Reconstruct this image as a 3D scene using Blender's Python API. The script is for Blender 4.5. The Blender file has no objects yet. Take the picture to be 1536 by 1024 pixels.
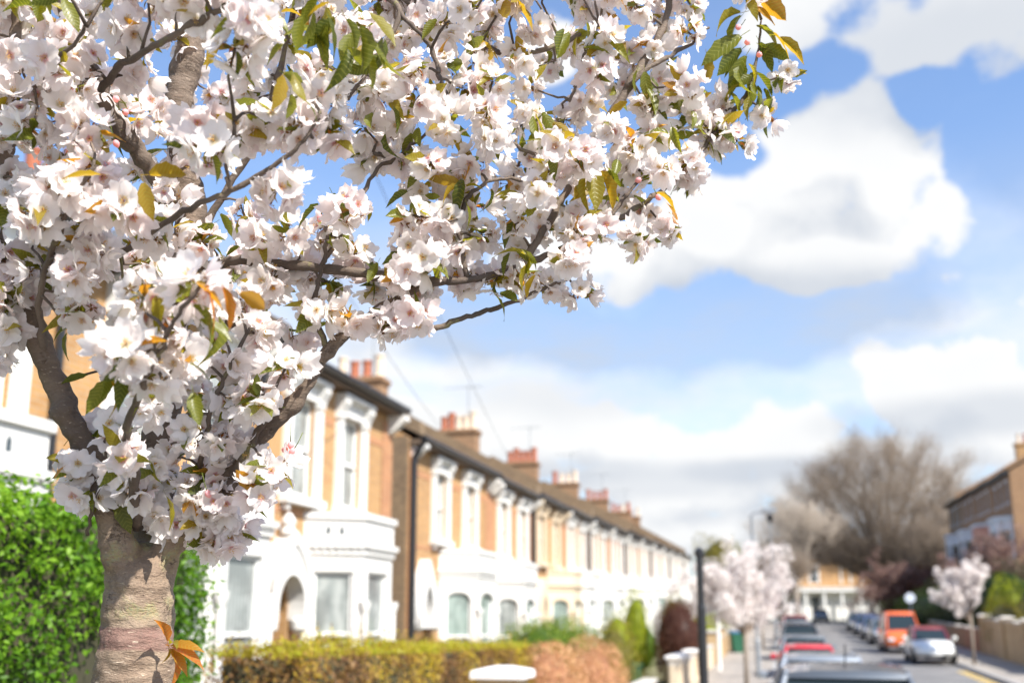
import bpy, math, random
import numpy as np
from mathutils import Vector, Matrix
R = math.radians
C = bpy.data.collections.new('place'); bpy.context.scene.collection.children.link(C)
sc = bpy.context.scene
random.seed(11); rng = np.random.default_rng(11)

# ------------------------------------------------------------------ camera, world, sun, exposure
PITCH = R(11.4); FPX = 1489.0; EYE = 1.85; PY0 = 625.0      # slight rise: principal point below the middle of the frame
cam_d = bpy.data.cameras.new('camera'); cam = bpy.data.objects.new('camera', cam_d)
sc.collection.objects.link(cam); sc.camera = cam
cam.location = (0, 0, EYE); cam.rotation_euler = (math.pi/2 + PITCH, 0, 0)
cam_d.sensor_width = 36; cam_d.lens = FPX/1536*36; cam_d.clip_start = 0.1; cam_d.clip_end = 5000; cam_d.shift_y = (PY0-512)/1536
cam_d.dof.use_dof = True; cam_d.dof.focus_distance = 1.98; cam_d.dof.aperture_fstop = 2.6
FW = Vector((0, math.cos(PITCH), math.sin(PITCH))); UPV = Vector((0, -math.sin(PITCH), math.cos(PITCH)))
def ray(px, py): return FW + Vector((1, 0, 0))*((px-768)/FPX) - UPV*((py-PY0)/FPX)
def PX(px, py, d): return Vector((0, 0, EYE)) + ray(px, py)*d
AZ = math.atan(412/1519.0)
Tv = Vector((math.sin(AZ), math.cos(AZ), 0)); Nv = Vector((math.cos(AZ), -math.sin(AZ), 0))
GS = [(-200, 0), (0, 0), (6, -.03), (10, -.1), (18, -.19), (30, -.22), (42, -.03), (53, .20), (73, .6), (95, 1.05), (120, 1.35), (160, 1.5), (3000, 1.5)]
def g(s): return float(np.interp(s, [a for a, b in GS], [b for a, b in GS]))
def US(u, s, z=0): v = Nv*u + Tv*s; return Vector((v.x, v.y, g(s)+z))
SUN_AZ, SUN_EL = 139, 45
sc.view_settings.view_transform = 'Standard'; sc.view_settings.look = 'None'
sc.view_settings.exposure = 1.03; sc.view_settings.gamma = 1

class N:
    """tiny node-graph writer"""
    def __init__(s, nt): s.nt = nt; s.n = nt.nodes; s.l = nt.links
    def put(s, sock, v):
        if hasattr(v, 'is_linked') or isinstance(v, bpy.types.NodeSocket): s.l.new(v, sock)
        elif v is not None:
            if isinstance(v, (tuple, list)) and len(v) == 3 and sock.type == 'RGBA': v = (*v, 1)
            sock.default_value = v
    def new(s, typ, ins=None, out=0, **kw):
        nd = s.n.new(typ)
        for k, v in kw.items(): setattr(nd, k, v)
        for k, v in (ins or {}).items(): s.put(nd.inputs[k], v)
        return nd.outputs[out]
    def m(s, op, a, b=None, c=None, clamp=False):
        nd = s.n.new('ShaderNodeMath'); nd.operation = op; nd.use_clamp = clamp
        s.put(nd.inputs[0], a)
        if b is not None: s.put(nd.inputs[1], b)
        if c is not None: s.put(nd.inputs[2], c)
        return nd.outputs[0]
    def ss(s, v, a, b, lo=0.0, hi=1.0):
        return s.new('ShaderNodeMapRange', {0: v, 1: a, 2: b, 3: lo, 4: hi}, interpolation_type='SMOOTHSTEP')
    def mix(s, f, a, b, mode='MIX'):
        nd = s.n.new('ShaderNodeMix'); nd.data_type = 'RGBA'; nd.blend_type = mode
        s.put(nd.inputs[0], f); s.put(nd.inputs[6], a); s.put(nd.inputs[7], b); return nd.outputs[2]
    def noise(s, vec, scale, detail=4, rough=.55, dist=0, out=0):
        return s.new('ShaderNodeTexNoise', {'Vector': vec, 'Scale': scale, 'Detail': detail, 'Roughness': rough, 'Distortion': dist}, out)
    def mapping(s, vec, scale=(1, 1, 1), loc=(0, 0, 0)):
        return s.new('ShaderNodeMapping', {'Vector': vec, 'Scale': scale, 'Location': loc})

world = bpy.data.worlds.new('World'); sc.world = world; world.use_nodes = True
w = N(world.node_tree); w.n.clear()
sky = w.new('ShaderNodeTexSky', sky_type='NISHITA', sun_disc=False, sun_elevation=R(SUN_EL), sun_rotation=R(SUN_AZ), air_density=1.1, dust_density=.6, ozone_density=2.2)
def azel(px, py):
    d = ray(px, py).normalized(); return math.atan2(d.x, d.y), math.asin(d.z)
# cloud field as a function of direction (azimuth, elevation): cumulus at fixed places of the sky
BL = [(1300, 235, 170, 140), (1185, 330, 190, 110), (1300, 330, 190, 110), (1400, 330, 130, 95), (1080, 380, 200, 80), (1240, 420, 200, 55),
      (1455, 520, 130, 95), (1360, 590, 120, 75), (1520, 600, 150, 110),
      (880, 650, 170, 75), (1150, 665, 145, 60), (960, 720, 260, 55), (1010, 785, 200, 50), (1300, 700, 260, 60),
      (1470, 30, 280, 100), (1220, 10, 110, 80), (860, 70, 70, 60), (600, 620, 200, 40),
      (850, 380, 130, 50)]
grp = bpy.data.node_groups.new('cloud_density', 'ShaderNodeTree')
grp.interface.new_socket('Dir', in_out='INPUT', socket_type='NodeSocketVector')
grp.interface.new_socket('Density', in_out='OUTPUT', socket_type='NodeSocketFloat')
q = N(grp); gi = grp.nodes.new('NodeGroupInput'); go = grp.nodes.new('NodeGroupOutput')
dirv = gi.outputs[0]
wob = q.new('ShaderNodeVectorMath', {0: q.noise(dirv, 5, 3, .5, 0, 1), 1: (.5, .5, .5)}, operation='SUBTRACT')
wob = q.new('ShaderNodeVectorMath', {0: wob, 3: .13}, operation='SCALE')
d2 = q.new('ShaderNodeVectorMath', {0: dirv, 1: wob}, operation='ADD')
sx = q.n.new('ShaderNodeSeparateXYZ'); q.l.new(d2, sx.inputs[0])
az = q.m('ARCTAN2', sx.outputs[0], sx.outputs[1]); el = q.m('ARCSINE', sx.outputs[2])
tot = None
for (cx, cy, rx, ry) in BL:
    a0, e0 = azel(cx, cy); ra = rx/1540.0; re = ry/1540.0
    dx = q.m('MULTIPLY', q.m('SUBTRACT', az, a0), 1/ra); dy = q.m('MULTIPLY', q.m('SUBTRACT', el, e0), 1/re)
    dd = q.m('ADD', q.m('MULTIPLY', dx, dx), q.m('MULTIPLY', dy, dy))
    v = q.m('SUBTRACT', 1.0, q.m('SQRT', dd))
    tot = v if tot is None else q.m('SMOOTH_MAX', tot, v, .12)
for (cx, cy, rx, ry) in [(1215, 125, 120, 48), (1500, 290, 70, 110), (1390, 150, 75, 40), (1120, 240, 60, 60), (1350, 490, 150, 40)]:     # clear gaps
    a0, e0 = azel(cx, cy); dx = q.m('MULTIPLY', q.m('SUBTRACT', az, a0), 1540.0/rx); dy = q.m('MULTIPLY', q.m('SUBTRACT', el, e0), 1540.0/ry)
    tot = q.m('SUBTRACT', tot, q.m('MULTIPLY', q.m('MAXIMUM', 0.0, q.m('SUBTRACT', 1.15, q.m('SQRT', q.m('ADD', q.m('MULTIPLY', dx, dx), q.m('MULTIPLY', dy, dy))))), .9))
back = q.m('SUBTRACT', q.noise(q.mapping(dirv, (1, 1, 2.2)), 2.3, 4, .55), .58)     # broken cloud over the rest of the sky
offv = q.ss(q.m('ABSOLUTE', q.m('ADD', az, -.15)), .5, .9)
back = q.m('ADD', q.m('MULTIPLY', back, 3.0), q.m('MULTIPLY', q.m('SUBTRACT', offv, 1.0), 1.2))
tot = q.m('MAXIMUM', tot, back)
n1 = q.m('SUBTRACT', q.noise(dirv, 8, 9, .64), .5); n2 = q.m('SUBTRACT', q.noise(dirv, 26, 6, .66), .5)
vo = q.new('ShaderNodeTexVoronoi', {'Vector': d2, 'Scale': 11.0, 'Smoothness': .6}, feature='SMOOTH_F1'); vo2 = q.new('ShaderNodeTexVoronoi', {'Vector': d2, 'Scale': 25.0, 'Smoothness': .6}, feature='SMOOTH_F1')
bil = q.m('ADD', q.m('MULTIPLY', q.m('SUBTRACT', .42, vo), .75), q.m('MULTIPLY', q.m('SUBTRACT', .40, vo2), .35))     # billows
tot = q.m('ADD', tot, q.m('ADD', bil, q.m('ADD', q.m('MULTIPLY', n1, 1.0), q.m('MULTIPLY', n2, .55))))
q.l.new(tot, go.inputs[0])
gen = w.new('ShaderNodeTexCoord', out=0)
def cd(vec):
    nd = w.n.new('ShaderNodeGroup'); nd.node_tree = grp; w.l.new(vec, nd.inputs[0]); return nd.outputs[0]
sd = (math.cos(R(SUN_EL))*math.sin(R(SUN_AZ))*.045, math.cos(R(SUN_EL))*math.cos(R(SUN_AZ))*.02, .062)
den = cd(gen); den2 = cd(w.new('ShaderNodeVectorMath', {0: gen, 1: sd}, operation='ADD'))
alpha = w.ss(den, -.02, .34)
veil = w.m('MULTIPLY', w.ss(w.noise(w.mapping(gen, (1, 1, 2.5)), 3.2, 6, .6), .36, .70), .62)
sepz = w.n.new('ShaderNodeSeparateXYZ'); w.l.new(gen, sepz.inputs[0])
hz = w.ss(sepz.outputs[2], .22, .44, 1.0, .10)
veil = w.m('MULTIPLY', w.m('ADD', veil, .46), hz)
alpha = w.m('MAXIMUM', alpha, veil, clamp=True)
lit = w.m('ADD', .74, w.m('MULTIPLY', w.m('SUBTRACT', den, den2), 1.0), clamp=True)
thick = w.ss(den, .1, 1.0)
lit = w.m('SUBTRACT', lit, w.m('MULTIPLY', thick, .10), clamp=True)
sq = w.n.new('ShaderNodeSeparateXYZ'); w.l.new(gen, sq.inputs[0]); aw = w.m('ARCTAN2', sq.outputs[0], sq.outputs[1]); ew = w.m('ARCSINE', sq.outputs[2])
gn_ = w.m('MULTIPLY', w.m('SUBTRACT', w.noise(gen, 7, 4, .55), .5), .9)
for (cx, cy, rx, ry, st) in [(1440, 60, 360, 150, .72), (1170, 445, 330, 62, .75), (1440, 625, 240, 42, .6), (1150, 705, 200, 26, .7), (900, 705, 200, 26, .6), (960, 730, 260, 30, .45), (1250, 700, 260, 30, .45), (870, 590, 260, 50, .35)]:   # greyer banks
    a0, e0 = azel(cx, cy); dx = w.m('MULTIPLY', w.m('SUBTRACT', aw, a0), 1540.0/rx); dy = w.m('MULTIPLY', w.m('SUBTRACT', ew, e0), 1540.0/ry)
    dd = w.m('SUBTRACT', w.m('ADD', 1.0, gn_), w.m('SQRT', w.m('ADD', w.m('MULTIPLY', dx, dx), w.m('MULTIPLY', dy, dy))))
    lit = w.m('MULTIPLY', lit, w.ss(dd, -.1, .7, 1.0, 1-st))
K = 1/.1
ccol = w.mix(lit, (.31*K, .335*K, .375*K), (.50*K, .503*K, .505*K))
skyc = w.mix(1.0, sky, (.98, 1.10, 1.26, 1), 'MULTIPLY')
fin = w.mix(alpha, skyc, ccol)
bg = w.n.new('ShaderNodeBackground'); w.l.new(fin, bg.inputs[0]); bg.inputs[1].default_value = .1
wo = w.n.new('ShaderNodeOutputWorld'); w.l.new(bg.outputs[0], wo.inputs[0])
try: world.cycles.sampling_method = 'MANUAL'; world.cycles.sample_map_resolution = 512
except Exception: pass

sl = bpy.data.lights.new('sun', 'SUN'); sl.energy = 4.8; sl.angle = R(.5); sl.color = (1, .95, .87)
so = bpy.data.objects.new('sun', sl); sc.collection.objects.link(so)
sdv = Vector((math.cos(R(SUN_EL))*math.sin(R(SUN_AZ)), math.cos(R(SUN_EL))*math.cos(R(SUN_AZ)), math.sin(R(SUN_EL))))
so.rotation_euler = sdv.to_track_quat('Z', 'Y').to_euler(); so.location = (20, -10, 30)
sc.cycles.max_bounces = 8; sc.cycles.transparent_max_bounces = 4; sc.cycles.diffuse_bounces = 6; sc.cycles.transmission_bounces = 6
sc.cycles.sample_clamp_indirect = 8

# ------------------------------------------------------------------ materials
def newmat(name):
    m = bpy.data.materials.new(name); m.use_nodes = True; t = N(m.node_tree); t.n.clear(); return m, t
def finish(t, shader, disp=None):
    o = t.n.new('ShaderNodeOutputMaterial'); t.l.new(shader, o.inputs[0])
def pr(t, col, rough=.7, bump=None, bs=.3, bd=.01, **kw):
    ins = {'Base Color': col, 'Roughness': rough}; ins.update(kw)
    if bump is not None: ins['Normal'] = t.new('ShaderNodeBump', {'Height': bump, 'Strength': bs, 'Distance': bd})
    return t.new('ShaderNodeBsdfPrincipled', ins)
def simple(name, col, rough=.6, var=.12, scale=6, **kw):
    m, t = newmat(name); oc = t.new('ShaderNodeTexCoord', out=3)
    n = t.noise(oc, scale, 5, .6)
    c = t.mix(n, tuple(x*(1-var) for x in col), tuple(min(1, x*(1+var)) for x in col))
    finish(t, pr(t, c, rough, n, .15, .01, **kw)); return m
def brick(name, c1, c2, mortar, dirt=.25, sx=1.0):
    m, t = newmat(name); oc = t.new('ShaderNodeTexCoord', out=3)
    s = t.n.new('ShaderNodeSeparateXYZ'); t.l.new(oc, s.inputs[0])
    geo = t.n.new('ShaderNodeNewGeometry'); gn = t.n.new('ShaderNodeSeparateXYZ')
    tr = t.new('ShaderNodeVectorTransform', {0: geo.outputs['Normal']}, vector_type='NORMAL', convert_from='WORLD', convert_to='OBJECT'); t.l.new(tr, gn.inputs[0])
    side = t.m('GREATER_THAN', t.m('ABSOLUTE', gn.outputs[0]), .7)
    h = t.m('ADD', t.m('MULTIPLY', s.outputs[0], t.m('SUBTRACT', 1.0, side)), t.m('MULTIPLY', s.outputs[1], side))
    cv = t.n.new('ShaderNodeCombineXYZ'); t.l.new(h, cv.inputs[0]); t.l.new(s.outputs[2], cv.inputs[1])
    b = t.n.new('ShaderNodeTexBrick'); t.l.new(cv.outputs[0], b.inputs['Vector'])
    b.inputs['Scale'].default_value = 1; b.inputs['Brick Width'].default_value = .225; b.inputs['Row Height'].default_value = .075
    b.inputs['Mortar Size'].default_value = .006; b.inputs['Bias'].default_value = -.1
    b.inputs['Color1'].default_value = (*c1, 1); b.inputs['Color2'].default_value = (*c2, 1); b.inputs['Mortar'].default_value = (*mortar, 1)
    n = t.noise(oc, 1.1, 5, .62); n2 = t.noise(oc, 14, 3, .6)
    c = t.mix(t.ss(n, .42, .75, 0, dirt), b.outputs[0], (.16, .10, .06))
    c = t.mix(t.ss(n2, .3, .7, 0, .22), c, (.52, .36, .21))
    finish(t, pr(t, c, .88, b.outputs[1], -.5, .006)); return m
M = {}
M['brick'] = brick('yellow_stock_brick', (.42, .225, .078), (.30, .15, .05), (.34, .26, .17))
M['brick_pale'] = brick('pale_stock_brick', (.48, .33, .17), (.38, .25, .12), (.42, .35, .25))
M['brick_red'] = brick('red_brick', (.42, .18, .075), (.32, .12, .05), (.36, .25, .16), .15)
M['brick_old'] = brick('sooty_stock_brick', (.17, .115, .065), (.09, .06, .038), (.16, .13, .09), .5)
M['brick_brown'] = brick('brown_brick', (.27, .145, .07), (.18, .09, .045), (.22, .16, .11), .4)
def stucco_mat(name, col):
    m, t = newmat(name); oc = t.new('ShaderNodeTexCoord', out=3)
    st = t.ss(t.noise(t.mapping(oc, (7, 7, .7)), 1.6, 5, .65), .50, .74, 0, .32); bl = t.ss(t.noise(oc, 2.1, 5, .6), .5, .75, 0, .22); sp_ = t.noise(oc, 40, 3, .6)
    c = t.mix(st, col, tuple(x*y for x, y in zip(col, (.72, .68, .60)))); c = t.mix(bl, c, tuple(x*y for x, y in zip(col, (.80, .78, .74))))
    finish(t, pr(t, c, .6, sp_, .15, .005)); M[name.replace('_stucco', '')] = m
stucco_mat('white_stucco', (.66, .65, .625))
M['cream'] = simple('cream_stucco', (.62, .51, .37), .6, .08, 3)
M['bluegrey'] = simple('pale_blue_paint', (.55, .60, .68), .5, .06, 3)
M['pinkpaint'] = simple('dusky_pink_paint', (.50, .25, .2), .6, .08, 3)
M['sash'] = simple('white_gloss_paint', (.72, .72, .70), .3, .03, 8)
M['black'] = simple('black_iron', (.018, .018, .02), .35, .2, 20)
M['soffit'] = simple('brown_soffit', (.13, .09, .06), .7, .2, 5)
M['terracotta'] = simple('terracotta', (.34, .11, .055), .75, .2, 8)
M['potpale'] = simple('buff_clay', (.62, .50, .38), .75, .15, 8)
M['stone'] = simple('weathered_stone', (.50, .47, .43), .8, .15, 12)
M['kerb'] = simple('kerb_granite', (.32, .31, .30), .8, .15, 12)
M['grey_metal'] = simple('galvanised_grey', (.22, .24, .26), .4, .1, 10)
M['door_dark'] = simple('dark_door_paint', (.04, .05, .06), .3, .1, 3)
M['door_grey'] = simple('grey_door_paint', (.30, .32, .33), .3, .1, 3)
def m_slate():
    m, t = newmat('roof_slate'); oc = t.new('ShaderNodeTexCoord', out=3)
    b = t.n.new('ShaderNodeTexBrick'); t.l.new(oc, b.inputs['Vector']); b.inputs['Scale'].default_value = 1
    b.inputs['Brick Width'].default_value = .3; b.inputs['Row Height'].default_value = .2; b.inputs['Mortar Size'].default_value = .008
    b.inputs['Color1'].default_value = (.115, .085, .062, 1); b.inputs['Color2'].default_value = (.075, .06, .05, 1); b.inputs['Mortar'].default_value = (.03, .025, .02, 1)
    n = t.noise(oc, 2.2, 6, .65); c = t.mix(t.ss(n, .5, .72, 0, .6), b.outputs[0], (.20, .15, .07))
    finish(t, pr(t, c, .75, b.outputs[1], -.6, .01)); return m
M['slate'] = m_slate()
def m_pane(name, lo, hi, rough=.06):
    m, t = newmat(name); oc = t.new('ShaderNodeTexCoord', out=3); s = t.n.new('ShaderNodeSeparateXYZ'); t.l.new(oc, s.inputs[0])
    wv = t.m('SINE', t.m('ADD', t.m('MULTIPLY', t.m('ADD', s.outputs[0], s.outputs[1]), 75), t.m('MULTIPLY', t.noise(oc, 2, 2), 9)))
    c = t.mix(t.m('MULTIPLY_ADD', wv, .3, .5), lo, hi); c = t.mix(t.ss(t.noise(oc, 1.3, 4, .6), .45, .62, 0, .55), c, tuple(x*.35 for x in lo))
    finish(t, pr(t, c, rough, **{'Coat Weight': .6, 'Coat Roughness': .02})); return m
M['pane'] = m_pane('glass_over_net_curtain', (.20, .225, .22), (.36, .38, .365))
M['pane_dark'] = m_pane('dark_window_glass', (.05, .065, .07), (.075, .09, .10))
M['pane_green'] = m_pane('glass_over_green_blind', (.20, .26, .24), (.30, .36, .33))
def m_road():
    m, t = newmat('asphalt'); oc = t.new('ShaderNodeTexCoord', out=3)
    a = t.noise(oc, 60, 3, .7); b = t.noise(oc, .55, 5, .6); c = t.noise(t.mapping(oc, (1, .12, 1)), 2.2, 4)
    col = t.mix(a, (.105, .10, .098), (.19, .185, .18)); col = t.mix(t.ss(b, .45, .62, 0, .55), col, (.26, .25, .235))
    col = t.mix(t.ss(c, .56, .66, 0, .4), col, (.085, .082, .08)); finish(t, pr(t, col, .85, a, .3, .004)); return m
M['road'] = m_road()
def m_slabs():
    m, t = newmat('paving_slabs'); oc = t.new('ShaderNodeTexCoord', out=3)
    b = t.n.new('ShaderNodeTexBrick'); t.l.new(t.new('ShaderNodeMapping', {'Vector': oc, 'Rotation': (0, 0, AZ)}), b.inputs['Vector']); b.inputs['Scale'].default_value = 1
    b.inputs['Brick Width'].default_value = .9; b.inputs['Row Height'].default_value = .6; b.inputs['Mortar Size'].default_value = .01
    b.inputs['Color1'].default_value = (.34, .30, .26, 1); b.inputs['Color2'].default_value = (.27, .245, .215, 1); b.inputs['Mortar'].default_value = (.1, .09, .08, 1)
    n = t.noise(oc, 1.5, 6, .6); finish(t, pr(t, t.mix(t.ss(n, .4, .75, 0, .5), b.outputs[0], (.17, .15, .13)), .85, b.outputs[1], -.3, .005)); return m
M['slabs'] = m_slabs()
M['earth'] = simple('garden_ground', (.14, .13, .06), .95, .5, 1.3)
M['line_yellow'] = simple('yellow_road_paint', (.62, .42, .08), .7, .15, 9)
M['line_white'] = simple('white_road_paint', (.7, .7, .68), .7, .15, 9)
def m_leaf(name, cols, trans=.45, rough=.42, attr='tint', spec=.18, tm=(1.9, 1.75, .9, 1)):
    m, t = newmat(name); a = t.new('ShaderNodeAttribute', out=2, attribute_name=attr)
    r = t.n.new('ShaderNodeValToRGB'); t.l.new(a, r.inputs[0]); e = r.color_ramp.elements
    while len(e) < len(cols): e.new(.5)
    for i, c in enumerate(cols): e[i].position = i/(len(cols)-1); e[i].color = (*c, 1)
    p = pr(t, r.outputs[0], rough, **{'Specular IOR Level': spec})
    tc = t.mix(1.0, r.outputs[0], tm, 'MULTIPLY')
    tl = t.new('ShaderNodeBsdfTranslucent', {'Color': tc}); finish(t, t.new('ShaderNodeMixShader', {0: trans, 1: p, 2: tl})); return m
M['privet'] = m_leaf('privet_leaves', [(.032, .08, .008), (.07, .165, .012), (.135, .265, .018), (.22, .37, .035)], .38)
M['golden'] = m_leaf('golden_privet_leaves', [(.12, .065, .04), (.20, .11, .05), (.28, .17, .06), (.42, .30, .04), (.48, .40, .03)], .35)
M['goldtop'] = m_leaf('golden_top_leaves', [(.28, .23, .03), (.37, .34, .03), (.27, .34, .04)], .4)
M['beech'] = m_leaf('dry_beech_leaves', [(.30, .14, .075), (.46, .25, .14), (.60, .36, .22), (.40, .28, .13)], .3, .6)
M['shrub'] = m_leaf('shrub_leaves', [(.045, .09, .012), (.11, .18, .02), (.19, .27, .035), (.26, .28, .05)], .35)
M['dark_shrub'] = m_leaf('dark_evergreen_leaves', [(.015, .03, .008), (.035, .06, .015), (.06, .09, .02)], .25)
M['maroon'] = m_leaf('maroon_leaves', [(.055, .025, .02), (.11, .045, .032), (.15, .07, .045)], .3)
M['olive'] = m_leaf('olive_leaves', [(.10, .09, .02), (.20, .17, .03), (.28, .24, .04)], .3)
M['lime'] = m_leaf('lime_leaves', [(.16, .20, .02), (.28, .33, .02), (.42, .44, .03)], .4)
M['plum'] = m_leaf('plum_pink_leaves', [(.17, .10, .085), (.27, .17, .14), (.36, .25, .21)], .35, tm=(1.2, 1.1, 1.1, 1))
M['far_blossom'] = m_leaf('distant_blossom', [(.74, .66, .63), (.84, .79, .76), (.90, .87, .84)], .3, .6, tm=(1, .97, .96, 1))
M['twig_brown'] = simple('twig_bark', (.115, .08, .058), .85, .25, 4)
M['twig_far'] = simple('winter_twig_bark', (.165, .128, .096), .9, .25, 2)
M['twig_pale'] = simple('pale_winter_twig_bark', (.34, .29, .24), .9, .2, 2)
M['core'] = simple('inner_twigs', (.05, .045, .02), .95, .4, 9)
M['trunk_far'] = simple('grey_tree_bark', (.22, .18, .14), .85, .3, 5)

def m_bark(name, fine=False):
    m, t = newmat(name); oc = t.new('ShaderNodeTexCoord', out=3)
    st = t.mapping(oc, (2.4, 2.4, 6.5)); l1 = t.noise(st, 14 if not fine else 26, 6, .66, .8); l2 = t.noise(st, 34, 4, .6, .3); big = t.noise(oc, 6, 5, .6, .4); fn = t.noise(oc, 160, 4, .7)
    col = t.mix(t.ss(big, .35, .7), (.235, .165, .115), (.41, .315, .225))
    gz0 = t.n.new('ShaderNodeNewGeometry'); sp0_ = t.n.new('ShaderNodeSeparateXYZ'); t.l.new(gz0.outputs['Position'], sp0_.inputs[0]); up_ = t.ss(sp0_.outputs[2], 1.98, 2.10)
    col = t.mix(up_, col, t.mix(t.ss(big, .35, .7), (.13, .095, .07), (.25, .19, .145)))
    if fine: col = t.mix(t.ss(big, .35, .7), (.075, .055, .043), (.20, .155, .12))
    col = t.mix(t.ss(l1, .56, .68, 0, .6), col, (.15, .10, .07))
    col = t.mix(t.ss(l2, .61, .68, 0, .6 if not fine else .4), col, (.52, .41, .30) if not fine else (.27, .21, .16))
    gz = t.n.new('ShaderNodeNewGeometry'); sp = t.n.new('ShaderNodeSeparateXYZ'); t.l.new(gz.outputs['Position'], sp.inputs[0])
    if not fine:   # smooth reddish band where the old bark has peeled, lichen round the fork
        zz = t.m('ADD', sp.outputs[2], t.m('MULTIPLY', t.m('SUBTRACT', big, .5), .05))
        bz = t.m('MULTIPLY', t.ss(zz, 1.782, 1.790), t.ss(zz, 1.826, 1.832, 1, 0))
        col = t.mix(t.m('MULTIPLY', bz, .6), col, t.mix(l1, (.12, .045, .05), (.30, .15, .13)))
        lent = t.ss(t.noise(t.mapping(oc, (2.2, 2.2, 11)), 15, 2, .4), .66, .70)
        col = t.mix(t.m('MULTIPLY', lent, t.ss(zz, 1.80, 1.84, 1, 0)), col, (.68, .55, .42))
        lz = t.m('MULTIPLY', t.ss(zz, 1.825, 1.87), t.ss(zz, 1.99, 2.06, 1, 0))
        lic = t.m('MULTIPLY', t.m('MULTIPLY', t.ss(t.noise(oc, 13, 4, .6), .48, .60), t.ss(fn, .38, .58)), lz)
        col = t.mix(lic, col, t.mix(t.ss(fn, .4, .6), (.42, .36, .07), (.34, .33, .20)))
    else:
        lic = t.ss(t.noise(oc, 12, 6, .7), .58, .68, 0, .75); col = t.mix(lic, col, (.25, .24, .08))
    col = t.mix(t.ss(fn, .3, .75, 0, .4), col, (.13, .10, .08))
    h = t.m('ADD', t.m('ADD', t.m('MULTIPLY', l1, 1.0), t.m('MULTIPLY', l2, .5)), t.m('MULTIPLY', fn, .35))
    if not fine:
        cr_ = t.new('ShaderNodeTexVoronoi', {'Vector': t.mapping(t.new('ShaderNodeVectorMath', {0: oc, 1: t.new('ShaderNodeVectorMath', {0: t.noise(oc, 26, 4, .7, 0, 1), 3: .06}, operation='SCALE')}, operation='ADD'), (1, 1, 3.4)), 'Scale': 36.0}, feature='DISTANCE_TO_EDGE')
        ck = t.ss(cr_, .0, .09, 1, 0); ckm = t.m('MULTIPLY', t.m('MULTIPLY', ck, t.ss(t.noise(oc, 24, 4, .7), .52, .66)), t.m('ADD', t.ss(sp.outputs[2], 1.83, 1.86), .1))
        col = t.mix(t.m('MULTIPLY', ckm, .5, clamp=True), col, (.07, .045, .03)); h = t.m('SUBTRACT', h, t.m('MULTIPLY', ckm, .5))
    finish(t, pr(t, col, .72, h, .9, .006 if not fine else .003, **{'Specular IOR Level': .3})); return m
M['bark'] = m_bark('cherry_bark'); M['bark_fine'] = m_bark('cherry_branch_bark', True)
def m_petal():
    m, t = newmat('cherry_petal')
    rad = t.new('ShaderNodeAttribute', out=2, attribute_name='rad'); tn = t.new('ShaderNodeAttribute', out=2, attribute_name='tint')
    oc = t.new('ShaderNodeTexCoord', out=3)
    base = t.mix(tn, (.955, .925, .905), (.935, .84, .835))
    vein = t.ss(t.noise(oc, 260, 2, .5), .35, .7, 0, .07)
    base = t.mix(vein, base, (.84, .66, .69))
    cen = t.mix(t.ss(tn, .15, .6), (.60, .50, .22), (.62, .16, .23))
    col = t.mix(t.ss(rad, .06, .27, .8, 0), base, cen)
    d = pr(t, col, .55, **{'Specular IOR Level': .25}); tl = t.new('ShaderNodeBsdfTranslucent', {'Color': t.mix(.35, col, (.96, .88, .83))})
    finish(t, t.new('ShaderNodeMixShader', {0: .55, 1: d, 2: tl})); return m
M['petal'] = m_petal()
M['stamen'] = m_leaf('stamens', [(.62, .42, .12), (.50, .22, .16)], .2, .6)
M['sepal'] = m_leaf('sepals_and_stalks', [(.16, .20, .04), (.24, .15, .06), (.26, .08, .05)], .25, .5)
M['cleaf'] = m_leaf('cherry_leaves', [(.075, .125, .016), (.13, .19, .02), (.24, .21, .022), (.33, .17, .02), (.36, .125, .03)], .5, .38)
M['bud'] = m_leaf('pink_buds', [(.75, .42, .47), (.85, .62, .65)], .3, .5)

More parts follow.
